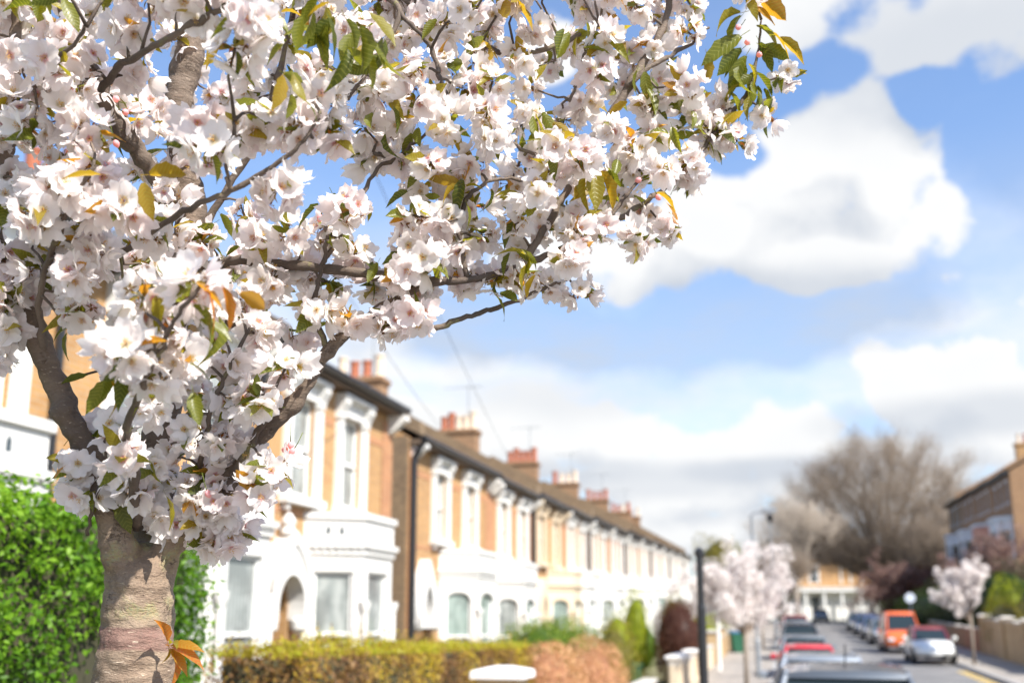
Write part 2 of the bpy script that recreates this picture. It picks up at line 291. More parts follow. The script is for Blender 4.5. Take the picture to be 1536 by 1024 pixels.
# ------------------------------------------------------------------ mesh helpers
class MB:
    def __init__(s, flip=None): s.v = []; s.f = []; s.mi = []; s.flip = flip   # flip = width: mirror x -> width - x
    def V(s, p):
        x, y, z = p
        if s.flip is not None: x = s.flip - x
        s.v.append((x, y, z)); return len(s.v)-1
    def F(s, idx, m=0): s.f.append(tuple(reversed(idx)) if s.flip is not None else tuple(idx)); s.mi.append(m)
    def quad(s, a, b, c, d, m=0): s.F([s.V(a), s.V(b), s.V(c), s.V(d)], m)
    def box(s, x0, x1, y0, y1, z0, z1, m=0):
        i = [s.V(p) for p in [(x0,y0,z0),(x1,y0,z0),(x1,y1,z0),(x0,y1,z0),(x0,y0,z1),(x1,y0,z1),(x1,y1,z1),(x0,y1,z1)]]
        for f in [(0,3,2,1),(4,5,6,7),(0,1,5,4),(1,2,6,5),(2,3,7,6),(3,0,4,7)]: s.F([i[k] for k in f], m)
    def bbox(s, x0, x1, y0, y1, z0, z1, b=.02, m=0):   # box with chamfered vertical and top edges
        def ring(ix, z): return [s.V(p) for p in [(x0+ix,y0+ix+b,z),(x0+ix+b,y0+ix,z),(x1-ix-b,y0+ix,z),(x1-ix,y0+ix+b,z),(x1-ix,y1-ix-b,z),(x1-ix-b,y1-ix,z),(x0+ix+b,y1-ix,z),(x0+ix,y1-ix-b,z)]]
        a = ring(0, z0); c = ring(0, z1-b); d = ring(b, z1)
        for p, q_ in ((a, c), (c, d)):
            for k in range(8): s.F([p[k], p[(k+1)%8], q_[(k+1)%8], q_[k]], m)
        s.F(d, m); s.F(a[::-1], m)
    def prism(s, poly, y0, y1, m=0):       # poly in (x, z), counter-clockwise seen from -y; extruded y0 (front) to y1
        a = [s.V((x, y0, z)) for x, z in poly]; b = [s.V((x, y1, z)) for x, z in poly]; n = len(poly)
        s.F(a, m); s.F(b[::-1], m)
        for k in range(n): s.F([a[(k+1)%n], a[k], b[k], b[(k+1)%n]], m)
    def prismx(s, poly, x0, x1, m=0):      # poly in (y, z)
        a = [s.V((x0, y, z)) for y, z in poly]; b = [s.V((x1, y, z)) for y, z in poly]; n = len(poly)
        s.F(a[::-1], m); s.F(b, m)
        for k in range(n): s.F([a[k], a[(k+1)%n], b[(k+1)%n], b[k]], m)
    def ring(s, outer, inner, y0, y1, m=0):  # band between two open curves (x, z) of equal length, with depth
        o0 = [s.V((x, y0, z)) for x, z in outer]; i0 = [s.V((x, y0, z)) for x, z in inner]
        o1 = [s.V((x, y1, z)) for x, z in outer]; i1 = [s.V((x, y1, z)) for x, z in inner]; n = len(outer)
        for k in range(n-1):
            s.F([i0[k], i0[k+1], o0[k+1], o0[k]], m); s.F([o0[k], o0[k+1], o1[k+1], o1[k]], m); s.F([i0[k+1], i0[k], i1[k], i1[k+1]], m)
        s.F([i0[0], o0[0], o1[0], i1[0]], m); s.F([o0[-1], i0[-1], i1[-1], o1[-1]], m)
    def tube(s, pts, rad, n=8, m=0, cap=True):
        pts = [Vector(p) for p in pts]; prev = None; rings = []
        if not hasattr(rad, '__len__'): rad = [rad]*len(pts)
        for i, p in enumerate(pts):
            d = (pts[min(i+1, len(pts)-1)]-pts[max(i-1, 0)]).normalized()
            if prev is None: a = d.orthogonal().normalized()
            else: a = (prev - d*prev.dot(d)).normalized()
            prev = a; b = d.cross(a)
            rings.append([s.V(p+(a*math.cos(2*math.pi*k/n)+b*math.sin(2*math.pi*k/n))*rad[i]) for k in range(n)])
        for r0, r1 in zip(rings, rings[1:]):
            for k in range(n): s.F([r0[k], r0[(k+1)%n], r1[(k+1)%n], r1[k]], m)
        if cap: s.F(rings[0][::-1], m); s.F(rings[-1], m)
    def lathe(s, prof, c=(0,0,0), n=12, m=0):   # prof: (r, z)
        rings = [[s.V((c[0]+r*math.cos(2*math.pi*k/n), c[1]+r*math.sin(2*math.pi*k/n), c[2]+z)) for k in range(n)] for r, z in prof]
        for r0, r1 in zip(rings, rings[1:]):
            for k in range(n): s.F([r0[k], r0[(k+1)%n], r1[(k+1)%n], r1[k]], m)
        s.F(rings[0][::-1], m); s.F(rings[-1], m)
    def build(s, name, mats, parent=None, smooth=False, loc=None):
        me = bpy.data.meshes.new(name); me.from_pydata(s.v, [], s.f)
        for mt in (mats if isinstance(mats, (list, tuple)) else [mats]): me.materials.append(M[mt])
        if any(s.mi): me.polygons.foreach_set('material_index', s.mi)
        if smooth: me.polygons.foreach_set('use_smooth', [True]*len(s.f))
        o = bpy.data.objects.new(name, me); C.objects.link(o)
        if parent: o.parent = parent
        if loc is not None: o.location = loc
        return o
def np_mesh(name, V, F, mats, parent=None, attrs=None, mi=None, smooth=True):
    """V (n,3), F (m,4) int; attrs: dict of per-vertex float arrays"""
    me = bpy.data.meshes.new(name); V = np.asarray(V, np.float32); F = np.asarray(F, np.int32); k = F.shape[1]
    me.vertices.add(len(V)); me.vertices.foreach_set('co', V.ravel())
    me.loops.add(F.size); me.loops.foreach_set('vertex_index', F.ravel())
    me.polygons.add(len(F)); me.polygons.foreach_set('loop_start', np.arange(0, F.size, k, dtype=np.int32))
    try: me.polygons.foreach_set('loop_total', np.full(len(F), k, np.int32))
    except Exception: pass
    for mt in (mats if isinstance(mats, (list, tuple)) else [mats]): me.materials.append(M[mt])
    if mi is not None: me.polygons.foreach_set('material_index', np.asarray(mi, np.int32))
    for an, av in (attrs or {}).items():
        at = me.attributes.new(an, 'FLOAT', 'POINT'); at.data.foreach_set('value', np.asarray(av, np.float32))
    me.update(calc_edges=True); me.validate()
    if smooth: me.polygons.foreach_set('use_smooth', [True]*len(me.polygons))
    o = bpy.data.objects.new(name, me); C.objects.link(o)
    if parent: o.parent = parent
    return o
def tag(o, label=None, cat=None, group=None, kind=None):
    if label: o['label'] = label
    if cat: o['category'] = cat
    if group: o['group'] = group
    if kind: o['kind'] = kind
    return o
def empty(name, loc, rz=0, **kw):
    o = bpy.data.objects.new(name, None); C.objects.link(o); o.location = loc; o.rotation_euler = (0, 0, rz); o.empty_display_size = .2
    return tag(o, **kw)
def copy_tree(o, parent=None):
    c = o.copy(); C.objects.link(c)
    if parent: c.parent = parent
    for ch in list(o.children): copy_tree(ch, c)
    return c
def leaf_quads(P, Nn, size, aspect=.5, tilt=.9, tint=None):
    """folded leaf blades (two quads each) at points P facing roughly normals Nn"""
    n = len(P); P = np.asarray(P); Nn = np.asarray(Nn) + rng.normal(0, tilt, (n, 3)); Nn /= np.linalg.norm(Nn, axis=1)[:, None]+1e-9
    a = rng.normal(0, 1, (n, 3)); a -= (a*Nn).sum(1)[:, None]*Nn; a /= np.linalg.norm(a, axis=1)[:, None]+1e-9
    b = np.cross(Nn, a); L = (size*rng.uniform(.7, 1.25, n))[:, None]; W = L*aspect*.5; f = Nn*W*.35
    v = np.stack([P-a*L*.5, P-a*L*.05+b*W+f, P-a*L*.05-b*W+f, P+a*L*.22+b*W*.8+f, P+a*L*.22-b*W*.8+f, P+a*L*.5], 1)
    mid = P + a*L*.08
    v = np.concatenate([v, mid[:, None, :]], 1)      # 7 verts
    base = (np.arange(n)*7)[:, None]
    F = np.concatenate([base+np.array([[0, 2, 6, 1]]), base+np.array([[6, 4, 5, 3]]), base+np.array([[6, 2, 4, 4]])[:, :4]], 0)
    F = np.concatenate([base+np.array([[0, 2, 6, 1]]), base+np.array([[1, 6, 5, 3]]), base+np.array([[2, 4, 5, 6]])], 0)
    t = rng.uniform(0, 1, n) if tint is None else tint
    return v.reshape(-1, 3), F, np.repeat(t, 7)
def join_np(parts):
    V, F, T = [], [], []; o = 0
    for v, f, t in parts: V.append(v); F.append(f+o); T.append(t); o += len(v)
    return np.concatenate(V), np.concatenate(F), np.concatenate(T)

# ------------------------------------------------------------------ ground, road, pavements
def strip(name, mat, u0, u1, z, s0=-40, s1=175, label=None, edge=None):
    ss = list(np.arange(s0, s1+.1, 2.0)); mb = MB(); rows = []
    for s in ss:
        r = [mb.V(US(u0, s, z)), mb.V(US(u1, s, z))]
        if edge is not None: r = [mb.V(US(u0, s, z-edge)), *r, mb.V(US(u1, s, z-edge))]
        rows.append(r)
    for a, b in zip(rows, rows[1:]):
        for k in range(len(a)-1): mb.F([a[k], a[k+1], b[k+1], b[k]])
    o = mb.build(name, mat); o['kind'] = 'structure'; return o
mb = MB(); rows = []
ug = [-900, -300, -60, -3.2, 9, 60, 300, 900]
for s in [-300, -40]+list(np.arange(-20, 176, 5))+[300, 700, 1800]:
    rows.append([mb.V(US(u, s, -.02)) for u in ug])
for a, b in zip(rows, rows[1:]):
    for k in range(len(ug)-1): mb.F([a[k], a[k+1], b[k+1], b[k]])
mb.build('ground', 'earth')['kind'] = 'structure'
S_END = 122
strip('road', 'road', -.45, 6.35, .0, s1=S_END)
strip('pavement', 'slabs', -2.75, -.60, .12, edge=.15, s1=S_END-2)
strip('kerb', 'kerb', -.598, -.44, .124, edge=.15, s1=S_END-2)
strip('pavement', 'slabs', 6.51, 8.5, .12, edge=.15, s1=S_END-2)
strip('kerb', 'kerb', 6.35, 6.508, .124, edge=.15, s1=S_END-2)
strip('yellow_line', 'line_yellow', 6.05, 6.15, .005, s0=10, s1=40)
strip('yellow_line', 'line_yellow', 5.85, 5.95, .005, s0=10, s1=40)
mb = MB(); a = US(-40, S_END, .004); 
vs = [mb.V(US(u, s, .004)) for s, u in ((S_END, -60), (S_END, 60), (S_END+6, 60), (S_END+6, -60))]; mb.F(vs)
o = mb.build('cross_road', 'road'); o['kind'] = 'structure'

# ------------------------------------------------------------------ terrace houses
def arch(cx, hw, z0, zs, pointed=0., n=10, rise=None):
    """curve from (cx-hw, z0) up, over an arch springing at zs, down to (cx+hw, z0)"""
    rise = rise or hw; out = [(cx-hw, z0)]
    for k in range(n+1):
        t = math.pi*(1-k/n); x = math.cos(t); z = math.sin(t)
        zz = z*(1-pointed) + pointed*(1-abs(x))**.8
        out.append((cx+hw*x, zs+rise*zz))
    out.append((cx+hw, z0)); return out
def panel(mb, p0, p1, z0, z1, holes, depth=.12, m=0):
    """wall face between plan points p0->p1 (outward = right of direction), with holes (t0, t1, za, zb, arch_rise)"""
    p0 = Vector((*p0, 0)); p1 = Vector((*p1, 0)); L = (p1-p0).length; d = (p1-p0)/L; inn = Vector((-d.y, d.x, 0))*depth
    def P(t, z, i=0): q_ = p0+d*t+inn*i; return (q_.x, q_.y, z)
    t = 0
    for (t0, t1, za, zb, rise) in sorted(holes):
        if t0 > t: mb.quad(P(t, z0), P(t0, z0), P(t0, z1), P(t, z1), m)
        if za > z0: mb.quad(P(t0, z0), P(t1, z0), P(t1, za), P(t0, za), m)
        nn = 8 if rise else 1
        tc = (t0+t1)/2; hw = (t1-t0)/2
        top = [(t0+(t1-t0)*k/nn, zb + (rise*math.sqrt(max(0, 1-((t0+(t1-t0)*k/nn-tc)/hw)**2)) if rise else 0)) for k in range(nn+1)]
        for (a, za_), (b, zb_) in zip(top, top[1:]):
            mb.quad(P(a, za_), P(b, zb_), P(b, z1), P(a, z1), m); mb.quad(P(b, zb_), P(a, za_), P(a, za_, 1), P(b, zb_, 1), m)
        mb.quad(P(t0, za), P(t0, zb), P(t0, zb, 1), P(t0, za, 1), m); mb.quad(P(t1, zb), P(t1, za), P(t1, za, 1), P(t1, zb, 1), m)
        mb.quad(P(t1, za), P(t0, za), P(t0, za, 1), P(t1, za, 1), m)
        t = t1
    if t < L-1e-6: mb.quad(P(t, z0), P(L, z0), P(L, z1), P(t, z1), m)
    return P
def sash(fr, pn, P, t0, t1, za, zb, rise=0, inset=.7):
    """sash frame bars on frame mb, glass on pane mb, at inset fraction of the panel depth"""
    def bar(a, b, c, d, i0, i1):
        pts = [P(a, c, i0), P(b, c, i0), P(b, d, i0), P(a, d, i0), P(a, c, i1), P(b, c, i1), P(b, d, i1), P(a, d, i1)]
        i = [fr.V(p) for p in pts]
        for f in [(0,1,2,3),(7,6,5,4),(0,4,5,1),(1,5,6,2),(2,6,7,3),(3,7,4,0)]: fr.F([i[k] for k in f])
    b = .055; zt = zb+(rise or 0); mid = (za+zb)/2
    bar(t0, t0+b, za, zt, inset-.25, inset+.1); bar(t1-b, t1, za, zt, inset-.25, inset+.1)
    bar(t0+b, t1-b, za, za+.09, inset-.25, inset+.1); bar(t0+b, t1-b, zt-b, zt, inset-.25, inset+.1)
    bar(t0+b, t1-b, mid-.03, mid+.03, inset-.35, inset+.05)
    pn.quad(P(t0+b, za+.09, inset), P(t1-b, za+.09, inset), P(t1-b, zt-b, inset), P(t0+b, zt-b, inset))

def house(W, style, flip, loc, rz, label, group, ext=0.0, wallm='brick', stucco='white', pane='pane', door='door_dark', flank=None, chim=True, pots=None, groundfloor=None, dz=0.0, near=False, pipe=True):
    root = empty('terraced_house', loc, rz, label=label, cat='house', group=group)
    fl = W if flip else None
    EV = 6.12; x1 = 1.0 + (ext if not flip else 0)
    wc = [1.45, 3.75] if style == 'A' else [1.55, 3.85]
    if style == 'A': wc = [1.3, 3.2]
    elif ext: wc = [2.15, 4.55]
    elif W < 5.3: wc = [1.3, 3.6]
    bx0, bx1 = (2.3, 4.75) if style == 'A' else (2.0, 4.5)
    if W < 5.3: bx0, bx1 = 2.3, 4.75
    if style == 'A': bx0, bx1 = 1.55, 3.75
    elif ext: bx0, bx1 = 2.2, 4.75
    dc = .95 if style == 'B' else .68
    if style == 'B' and ext: dc = .85
    w0, w1, sz, hz_ = .44, .44, 3.9, 5.55
    # front wall
    mb = MB(fl)
    holes = [(c-w0, c+w0, sz, hz_, 0) for c in wc]
    P = panel(mb, (0, 0), (W, 0), 3.05, EV, holes, .16)
    gm = 1 if groundfloor else 0
    Pd = panel(mb, (0, 0), (W, 0), 0, 3.05, [(dc-(.47 if style == 'B' else .40), dc+(.47 if style == 'B' else .40), .12, 2.1, .5)], .55, gm)
    mb.quad((0, 8.6, 0), (0, 0, 0), (0, 0, EV), (0, 8.6, EV)); mb.quad((W, 0, 0), (W, 8.6, 0), (W, 8.6, EV), (W, 0, EV))
    mb.quad((W, 8.6, 0), (0, 8.6, 0), (0, 8.6, EV), (W, 8.6, EV))
    # gable triangles
    mb.F([mb.V((0, 8.6, EV)), mb.V((0, 0, EV)), mb.V((0, 4.3, EV+2.43))]); mb.F([mb.V((W, 0, EV)), mb.V((W, 8.6, EV)), mb.V((W, 4.3, EV+2.43))])
    mb.build('wall', [wallm, groundfloor or wallm], root)
    if flank:
        mb = MB(); x = -.004; mb.box(-.06, x, .02, 8.6, 0, EV); mb.build('side_wall', flank, root)
    # red brick bands and corner piers
    mb = MB(fl)
    segs = [(0.0, wc[0]-.72), (wc[0]+.72, wc[1]-.72), (wc[1]+.72, W)]
    for a, b in segs:
        for z in ((5.28, 5.42),): mb.box(a+.004, b-.004, -.012, .0, *z)
    mb.box(.004, W-.004, -.012, 0, 3.62, 3.70)
    if not groundfloor: mb.box(dc-.47-.30, dc-.47-.04, -.014, 0, .1, 2.0); mb.box(dc+.50, dc+.80, -.014, 0, .1, 2.0)
    if style == 'B': mb.box(.004, .42, -.018, -.0125, 0, EV-.3); mb.box(W-.42, W-.004, -.018, -.0125, 3.72, EV-.3)
    elif ext: mb.box(W-.5, W-.004, -.018, -.0125, 0, EV-.3)
    mb.build('brick_band', 'brick_red', root)
    # first-floor windows
    for c in wc:
        fr = MB(fl); pn = MB(fl); sash(fr, pn, P, c-w0, c+w0, sz, hz_)
        f = fr.build('window', 'sash', root); pn.build('pane', pane, f)
        s_ = MB(fl); s_.box(c-.68, c+.68, -.17, .0, sz-.13, sz); s_.box(c-.6, c-.5, -.12, 0, sz-.24, sz-.13); s_.box(c+.5, c+.6, -.12, 0, sz-.24, sz-.13); s_.build('sill', stucco, f)
        h = MB(fl)
        for sg in (-1, 1):
            a, b = sorted((c+sg*w0, c+sg*(w0+.19))); h.box(a, b, -.09, 0, sz, 5.42)
            a, b = sorted((c+sg*(w0-.02), c+sg*(w0+.22)))
            h.prismx([(-.09, 5.46), (0.0, 5.46), (0, 5.84), (-.20, 5.84), (-.20, 5.74), (-.12, 5.60)], a, b)
        h.box(c-w0, c+w0, -.07, 0, hz_, 5.84)
        h.prism([(c-w0-.24, 5.842), (c+w0+.24, 5.842), (c+w0+.24, 5.90), (c-w0-.24, 5.90)], -.22, 0)
        h.build('window_surround', stucco, f)
    # ground-floor bay
    proj = .85; cant = .5
    pts = [(bx0, 0), (bx0+cant, -proj), (bx1-cant, -proj), (bx1, 0)]
    ri = 0 if style == 'A' else .22
    bay = MB(fl); fr = MB(fl); pn = MB(fl)
    zh = 2.75 if style == 'A' else 2.45
    for a, b in zip(pts, pts[1:]):
        L = (Vector(b)-Vector(a)).length; mg = .17
        Pq = panel(bay, a, b, 0, 3.12, [(mg, L-mg, .75, zh, ri)], .14)
        fr = MB(fl); pn = MB(fl); sash(fr, pn, Pq, mg, L-mg, .75, zh, ri); wf = fr.build('window', 'sash', root); pn.build('pane', pane if style == 'A' else ('pane_green' if rng.random() < .6 else 'pane'), wf)
    def ringpoly(off, z0, z1, mbx, drop=0):
        o = [(bx0-off, 0), (bx0+cant-off*.6, -proj-off), (bx1-cant+off*.6, -proj-off), (bx1+off, 0)]
        a = [mbx.V((*p, z0)) for p in o]; b = [mbx.V((*p, z1)) for p in o]
        for k in range(3): mbx.F([a[k], a[k+1], b[k+1], b[k]])
        mbx.F(b); mbx.F(a[::-1])
    ringpoly(.02, 3.12, 3.62, bay)
    bo = bay.build('bay_window', stucco, root)
    for nm_, o1, z1_, z2_ in (('cornice', .10, 3.14, 3.22), ('moulding', .045, 3.02, 3.10), ('coping', .07, 3.60, 3.70), ('sill', .05, .62, .72)):
        cn = MB(fl); ringpoly(o1, z1_, z2_, cn); cn.build(nm_, stucco, bo)
    if style == 'A':
        dn = MB(fl)
        for a, b in zip(pts, pts[1:]):
            A = Vector((*a, 0)); B = Vector((*b, 0)); L = (B-A).length; n = int(L/.12)
            d = (B-A)/L; o_ = Vector((d.y, -d.x, 0))
            for k in range(n):
                c = A+d*(L*(k+.5)/n)+o_*.05; i = [dn.V(c+d*x+o_*y+Vector((0, 0, z))) for z in (3.102, 3.138) for x, y in ((-.03, .035), (.03, .035), (.03, -.05), (-.03, -.05))]
                for f in [(3,2,1,0),(4,5,6,7),(0,1,5,4),(1,2,6,5),(2,3,7,6),(3,0,4,7)]: dn.F([i[j] for j in f])
        dn.build('dentils', stucco, bo)
        for a, b in zip(pts, pts[1:]):
            A = Vector((*a, 0)); B = Vector((*b, 0)); L = (B-A).length; d = (B-A)/L; o_ = Vector((d.y, -d.x, 0))
            for tt in (L/2-.11, L/2+.11):
                cc = A+d*tt+o_*.024; pl = [(-.035, 3.34), (.035, 3.34), (.035, 3.44), (0, 3.50), (-.035, 3.44)]
                go_ = MB(fl); go_.F([go_.V(cc+d*x+Vector((0, 0, z))) for x, z in pl]); go_.build('parapet_opening_shade', 'pane_dark', bo)      # flat dark faces on the parapet, painting the shade of small pointed openings
    # column shafts at the angles
    for k in (1, 2):
        cs = MB(fl); cs.lathe([(.075, 0), (.075, .06), (.055, .1), (.055, 1.35), (.085, 1.45), (.1, 1.55)], (pts[k][0], pts[k][1]-.03, .72), 10); cs.build('column', stucco, bo)
    # entrance
    dm = MB(fl); dm.box(dc-.40, dc+.40, .44, .49, .12, 2.12); dm.box(dc-.30, dc-.06, .425, .44, .3, .95); dm.box(dc+.06, dc+.30, .425, .44, .3, .95)
    dm.box(dc-.30, dc-.06, .425, .44, 1.1, 1.95); dm.box(dc+.06, dc+.30, .425, .44, 1.1, 1.95)
    d_ = dm.build('door', door, root); kn = MB(fl); kn.lathe([(.0, 0), (.03, .01), (.03, .03), (.0, .04)], (dc+.33, .42, 1.05), 8); kn.build('handle', 'potpale', d_)
    fl_ = MB(fl); fl_.box(dc-.46, dc+.46, .49, .52, .12, 2.6); fl_.box(dc-.46, dc-.40, .42, .49, .12, 2.6); fl_.box(dc+.40, dc+.46, .42, .49, .12, 2.6); fl_.box(dc-.40, dc+.40, .43, .49, 2.12, 2.2)
    fl_.build('door_frame', 'sash', root)
    po = MB(fl); hw = .5 if style == 'B' else .42
    if style == 'A':
        outer = arch(dc, hw+.20, 1.98, 2.25, .45, 14, 1.0); inner = arch(dc, hw, 1.98, 2.15, 0, 14, .5)
        po.ring(outer, inner, -.30, .0)
        o2 = arch(dc, hw+.25, 2.05, 2.28, .45, 14, 1.03); po.ring(o2, [(x, z) for x, z in arch(dc, hw+.13, 2.05, 2.22, .4, 14, .90)], -.34, -.302)
        po.lathe([(.10, 0), (.13, .06), (.09, .12), (.12, .22), (.05, .33), (.01, .36)], (dc, -.17, 3.24), 10)
        for sg in (-1, 1): po.lathe([(.05, 0), (.14, .08), (.15, .2), (.10, .26)], (dc+sg*(hw+.08), -.17, 1.76), 10)
    else:
        outer = arch(dc, hw+.16, 2.02, 2.15, .75, 14, 1.22); inner = arch(dc, .30, 2.02, 2.2, .6, 14, .62)
        po.ring(outer, inner, -.26, .0)
        po.box(dc-hw-.24, dc+hw+.24, -.34, -.265, 1.82, 2.06)
        for sg in (-1, 1): po.lathe([(.05, 0), (.14, .07), (.15, .2), (.10, .27)], (dc+sg*(hw+.06), -.18, 1.74), 10)
    po.build('porch_arch', stucco, root)
    st = MB(fl); st.box(dc-.7, dc+.7, -.5, .5, -.3, .115); st.build('doorstep', 'stone', root)
    # eaves, gutter, roof
    ev = MB(fl); ev.box(.002, W-.002, -.28, 0, EV-.16, EV-.06)
    ev.build('eaves', 'soffit', root)
    for c in ([.16, W-.16] if style == 'A' else [.2, W-.2]):
        br = MB(fl); br.prismx([(0, 5.58), (0, EV-.162), (-.38, EV-.162), (-.40, 5.86), (-.30, 5.80), (-.14, 5.66)], c-.1, c+.1); br.build('eaves_bracket', stucco, root)
    gt = MB(fl); gt.tube([(0, -.35, EV-.03), (W, -.35, EV-.03)], .065, 8); gt.box(0, W, -.30, -.275, EV-.10, EV+.02); gt.build('gutter', 'black', root)
    rf = MB(fl)
    ez, ry, rzg = EV+.02, 4.3, EV+2.45; th = .09; e = 0.0
    rf.prismx([(-.30, ez-.02), (-.30, ez-.02+.03), (ry, rzg+th), (8.9, ez-.2+th), (8.9, ez-.2), (ry, rzg)], 0, W)
    rf.tube([(0, ry, rzg+th+.02), (W, ry, rzg+th+.02)], .10, 8, 1)
    ro = rf.build('roof', ['slate', 'soffit'], root)
    pw = MB(fl)   # party-wall upstand
    pw.prismx([(-.26, ez+.02), (-.26, ez+.34), (ry, rzg+th+.36), (8.7, ez+.15), (8.7, ez-.1), (ry, rzg+.0)], -.001, .30)
    pw.build('party_wall_upstand', 'brick_old' if style == 'B' else 'soffit', ro)
    if chim:
        ch = MB(); ct = rzg+.6
        ch.box(-.001, .62, 3.5, 5.1, rzg-1.1, ct); ch.box(-.04, .66, 3.46, 5.14, ct, ct+.08); ch.box(-.08, .70, 3.42, 5.18, ct+.08, ct+.17); ch.box(-.03, .65, 3.48, 5.12, ct+.17, ct+.24)
        co = ch.build('chimney', 'brick_brown' if style == 'B' else 'brick_red', root)
        if len(pots or '') in (4, 5) and style == 'B':
            ae = MB(); ae.tube([(.3, 3.9, ct), (.3, 3.9, ct+2.1)], .018, 5)
            for k in range(6): ae.tube([(.3-.28+.03*k, 3.9-.5+.2*k, ct+2.0), (.3+.28-.03*k, 3.9-.5+.2*k, ct+2.0)], .008, 4)
            ae.tube([(.3, 3.35, ct+2.0), (.3, 4.95, ct+2.0)], .012, 4); ae.build('aerial', 'grey_metal', co)
        npots = len(pots or 'rrrr')
        for k, cc in enumerate(pots or 'rprr'):
            pt = MB(); hh = .56 + .16*((k*7) % 3 == 0)
            pt.lathe([(.16, 0), (.17, .04), (.14, .12), (.135, hh-.1), (.165, hh-.06), (.165, hh), (.11, hh), (.10, hh-.2)], (.31, 3.68+1.24*k/max(1, npots-1), ct+.24), 10)
            pt.build('chimney_pot', 'terracotta' if cc == 'r' else 'potpale', co)
    if pipe:
        dp = MB(fl); dp.tube([(.12 if style == 'B' else W-.13, -.35, EV-.05), (.12 if style == 'B' else W-.13, -.08, EV-.5), (.12 if style == 'B' else W-.13, -.08, 0)], .09 if ext else .05, 8)
        dp.build('downpipe', 'black', root)
    return root
RZL = math.pi/2 - AZ
def house_at(s0, W, style, flip, label, u=-8.15, **kw):
    p = US(u, s0); p.z = g(s0+W/2) + kw.pop('dz', 0)
    return house(W, style, flip, p, RZL, label, 'terraced houses along the left side of the street', **kw)
A_U = -7.5
house_at(4.5, 4.35, 'A', False, 'yellow brick terraced house behind the tall green hedge, mostly hidden by the cherry tree', u=A_U, pots='rrpr', ext=0)
house_at(8.85, 4.35, 'A', False, 'yellow brick house whose white bay shows just right of the cherry trunk', u=A_U, pots='rprr', chim=False)
house_at(13.2, 5.2, 'A', False, 'nearest fully visible brick house with white round porch arch and dentilled white bay', u=A_U, ext=1, pots='rrrr', pipe=False)
BH = [(21.05, 6.5, 0, None, 'brick', 'white', None, 'brick house with black downpipe at its sooty side wall and small pointed white porch'),
      (27.55, 5.0, 1, 'prrp', 'brick', 'white', None, 'brick house with its white arched bay joined to the bay of the pointed porch house'),
      (32.55, 4.8, 0, None, 'brick', 'cream', 'cream', 'terraced house with cream painted ground floor behind the green shrubs'),
      (37.35, 5.1, 1, 'ppprr', 'brick', 'white', 'white', 'white bayed terraced house just beyond the cream painted one'),
      (42.45, 5.1, 0, None, 'brick', 'white', 'white', 'terraced house with white ground floor and dark doorway right of the green shrubs'),
      (47.55, 5.1, 1, 'rrrrr', 'brick_red', 'white', 'white', 'terraced house with reddish brick strip and six red chimney pots'),
      (52.65, 5.1, 0, None, 'brick', 'white', 'white', 'white fronted terraced house above the small yellow conifer'),
      (57.75, 5.4, 1, 'pppr', 'brick', 'white', 'white', 'white fronted terraced house with pale chimney pots beyond the yellow conifer'),
      (63.15, 5.3, 0, None, 'brick_red', 'white', 'white', 'distant white terraced house with brown brick strip, left of the maroon bush'),
      (68.45, 5.3, 1, 'rrrr', 'brick', 'white', 'white', 'distant white terraced house rising behind the maroon bush'),
      (73.75, 5.3, 0, None, 'brick', 'white', 'white', 'distant pale terraced house third from the far end of the row'),
      (79.05, 5.3, 1, 'rprr', 'brick', 'white', 'white', 'distant pale terraced house second from the far end of the row'),
      (84.35, 5.3, 0, 'prr', 'brick_pale', 'white', 'white', 'last terraced house at the far end of the row behind the black post')]
for i, (s0, W, fl, pots, wm, stc, gf, lab) in enumerate(BH):
    house_at(s0, W, 'B', bool(fl), lab, chim=bool(pots), pots=pots, wallm=wm, stucco=stc, groundfloor=gf, flank='brick_old' if i == 0 else None, ext=float(i == 0), door=['door_dark', 'door_grey'][i % 2], dz=-.06*(0 < i < 7))

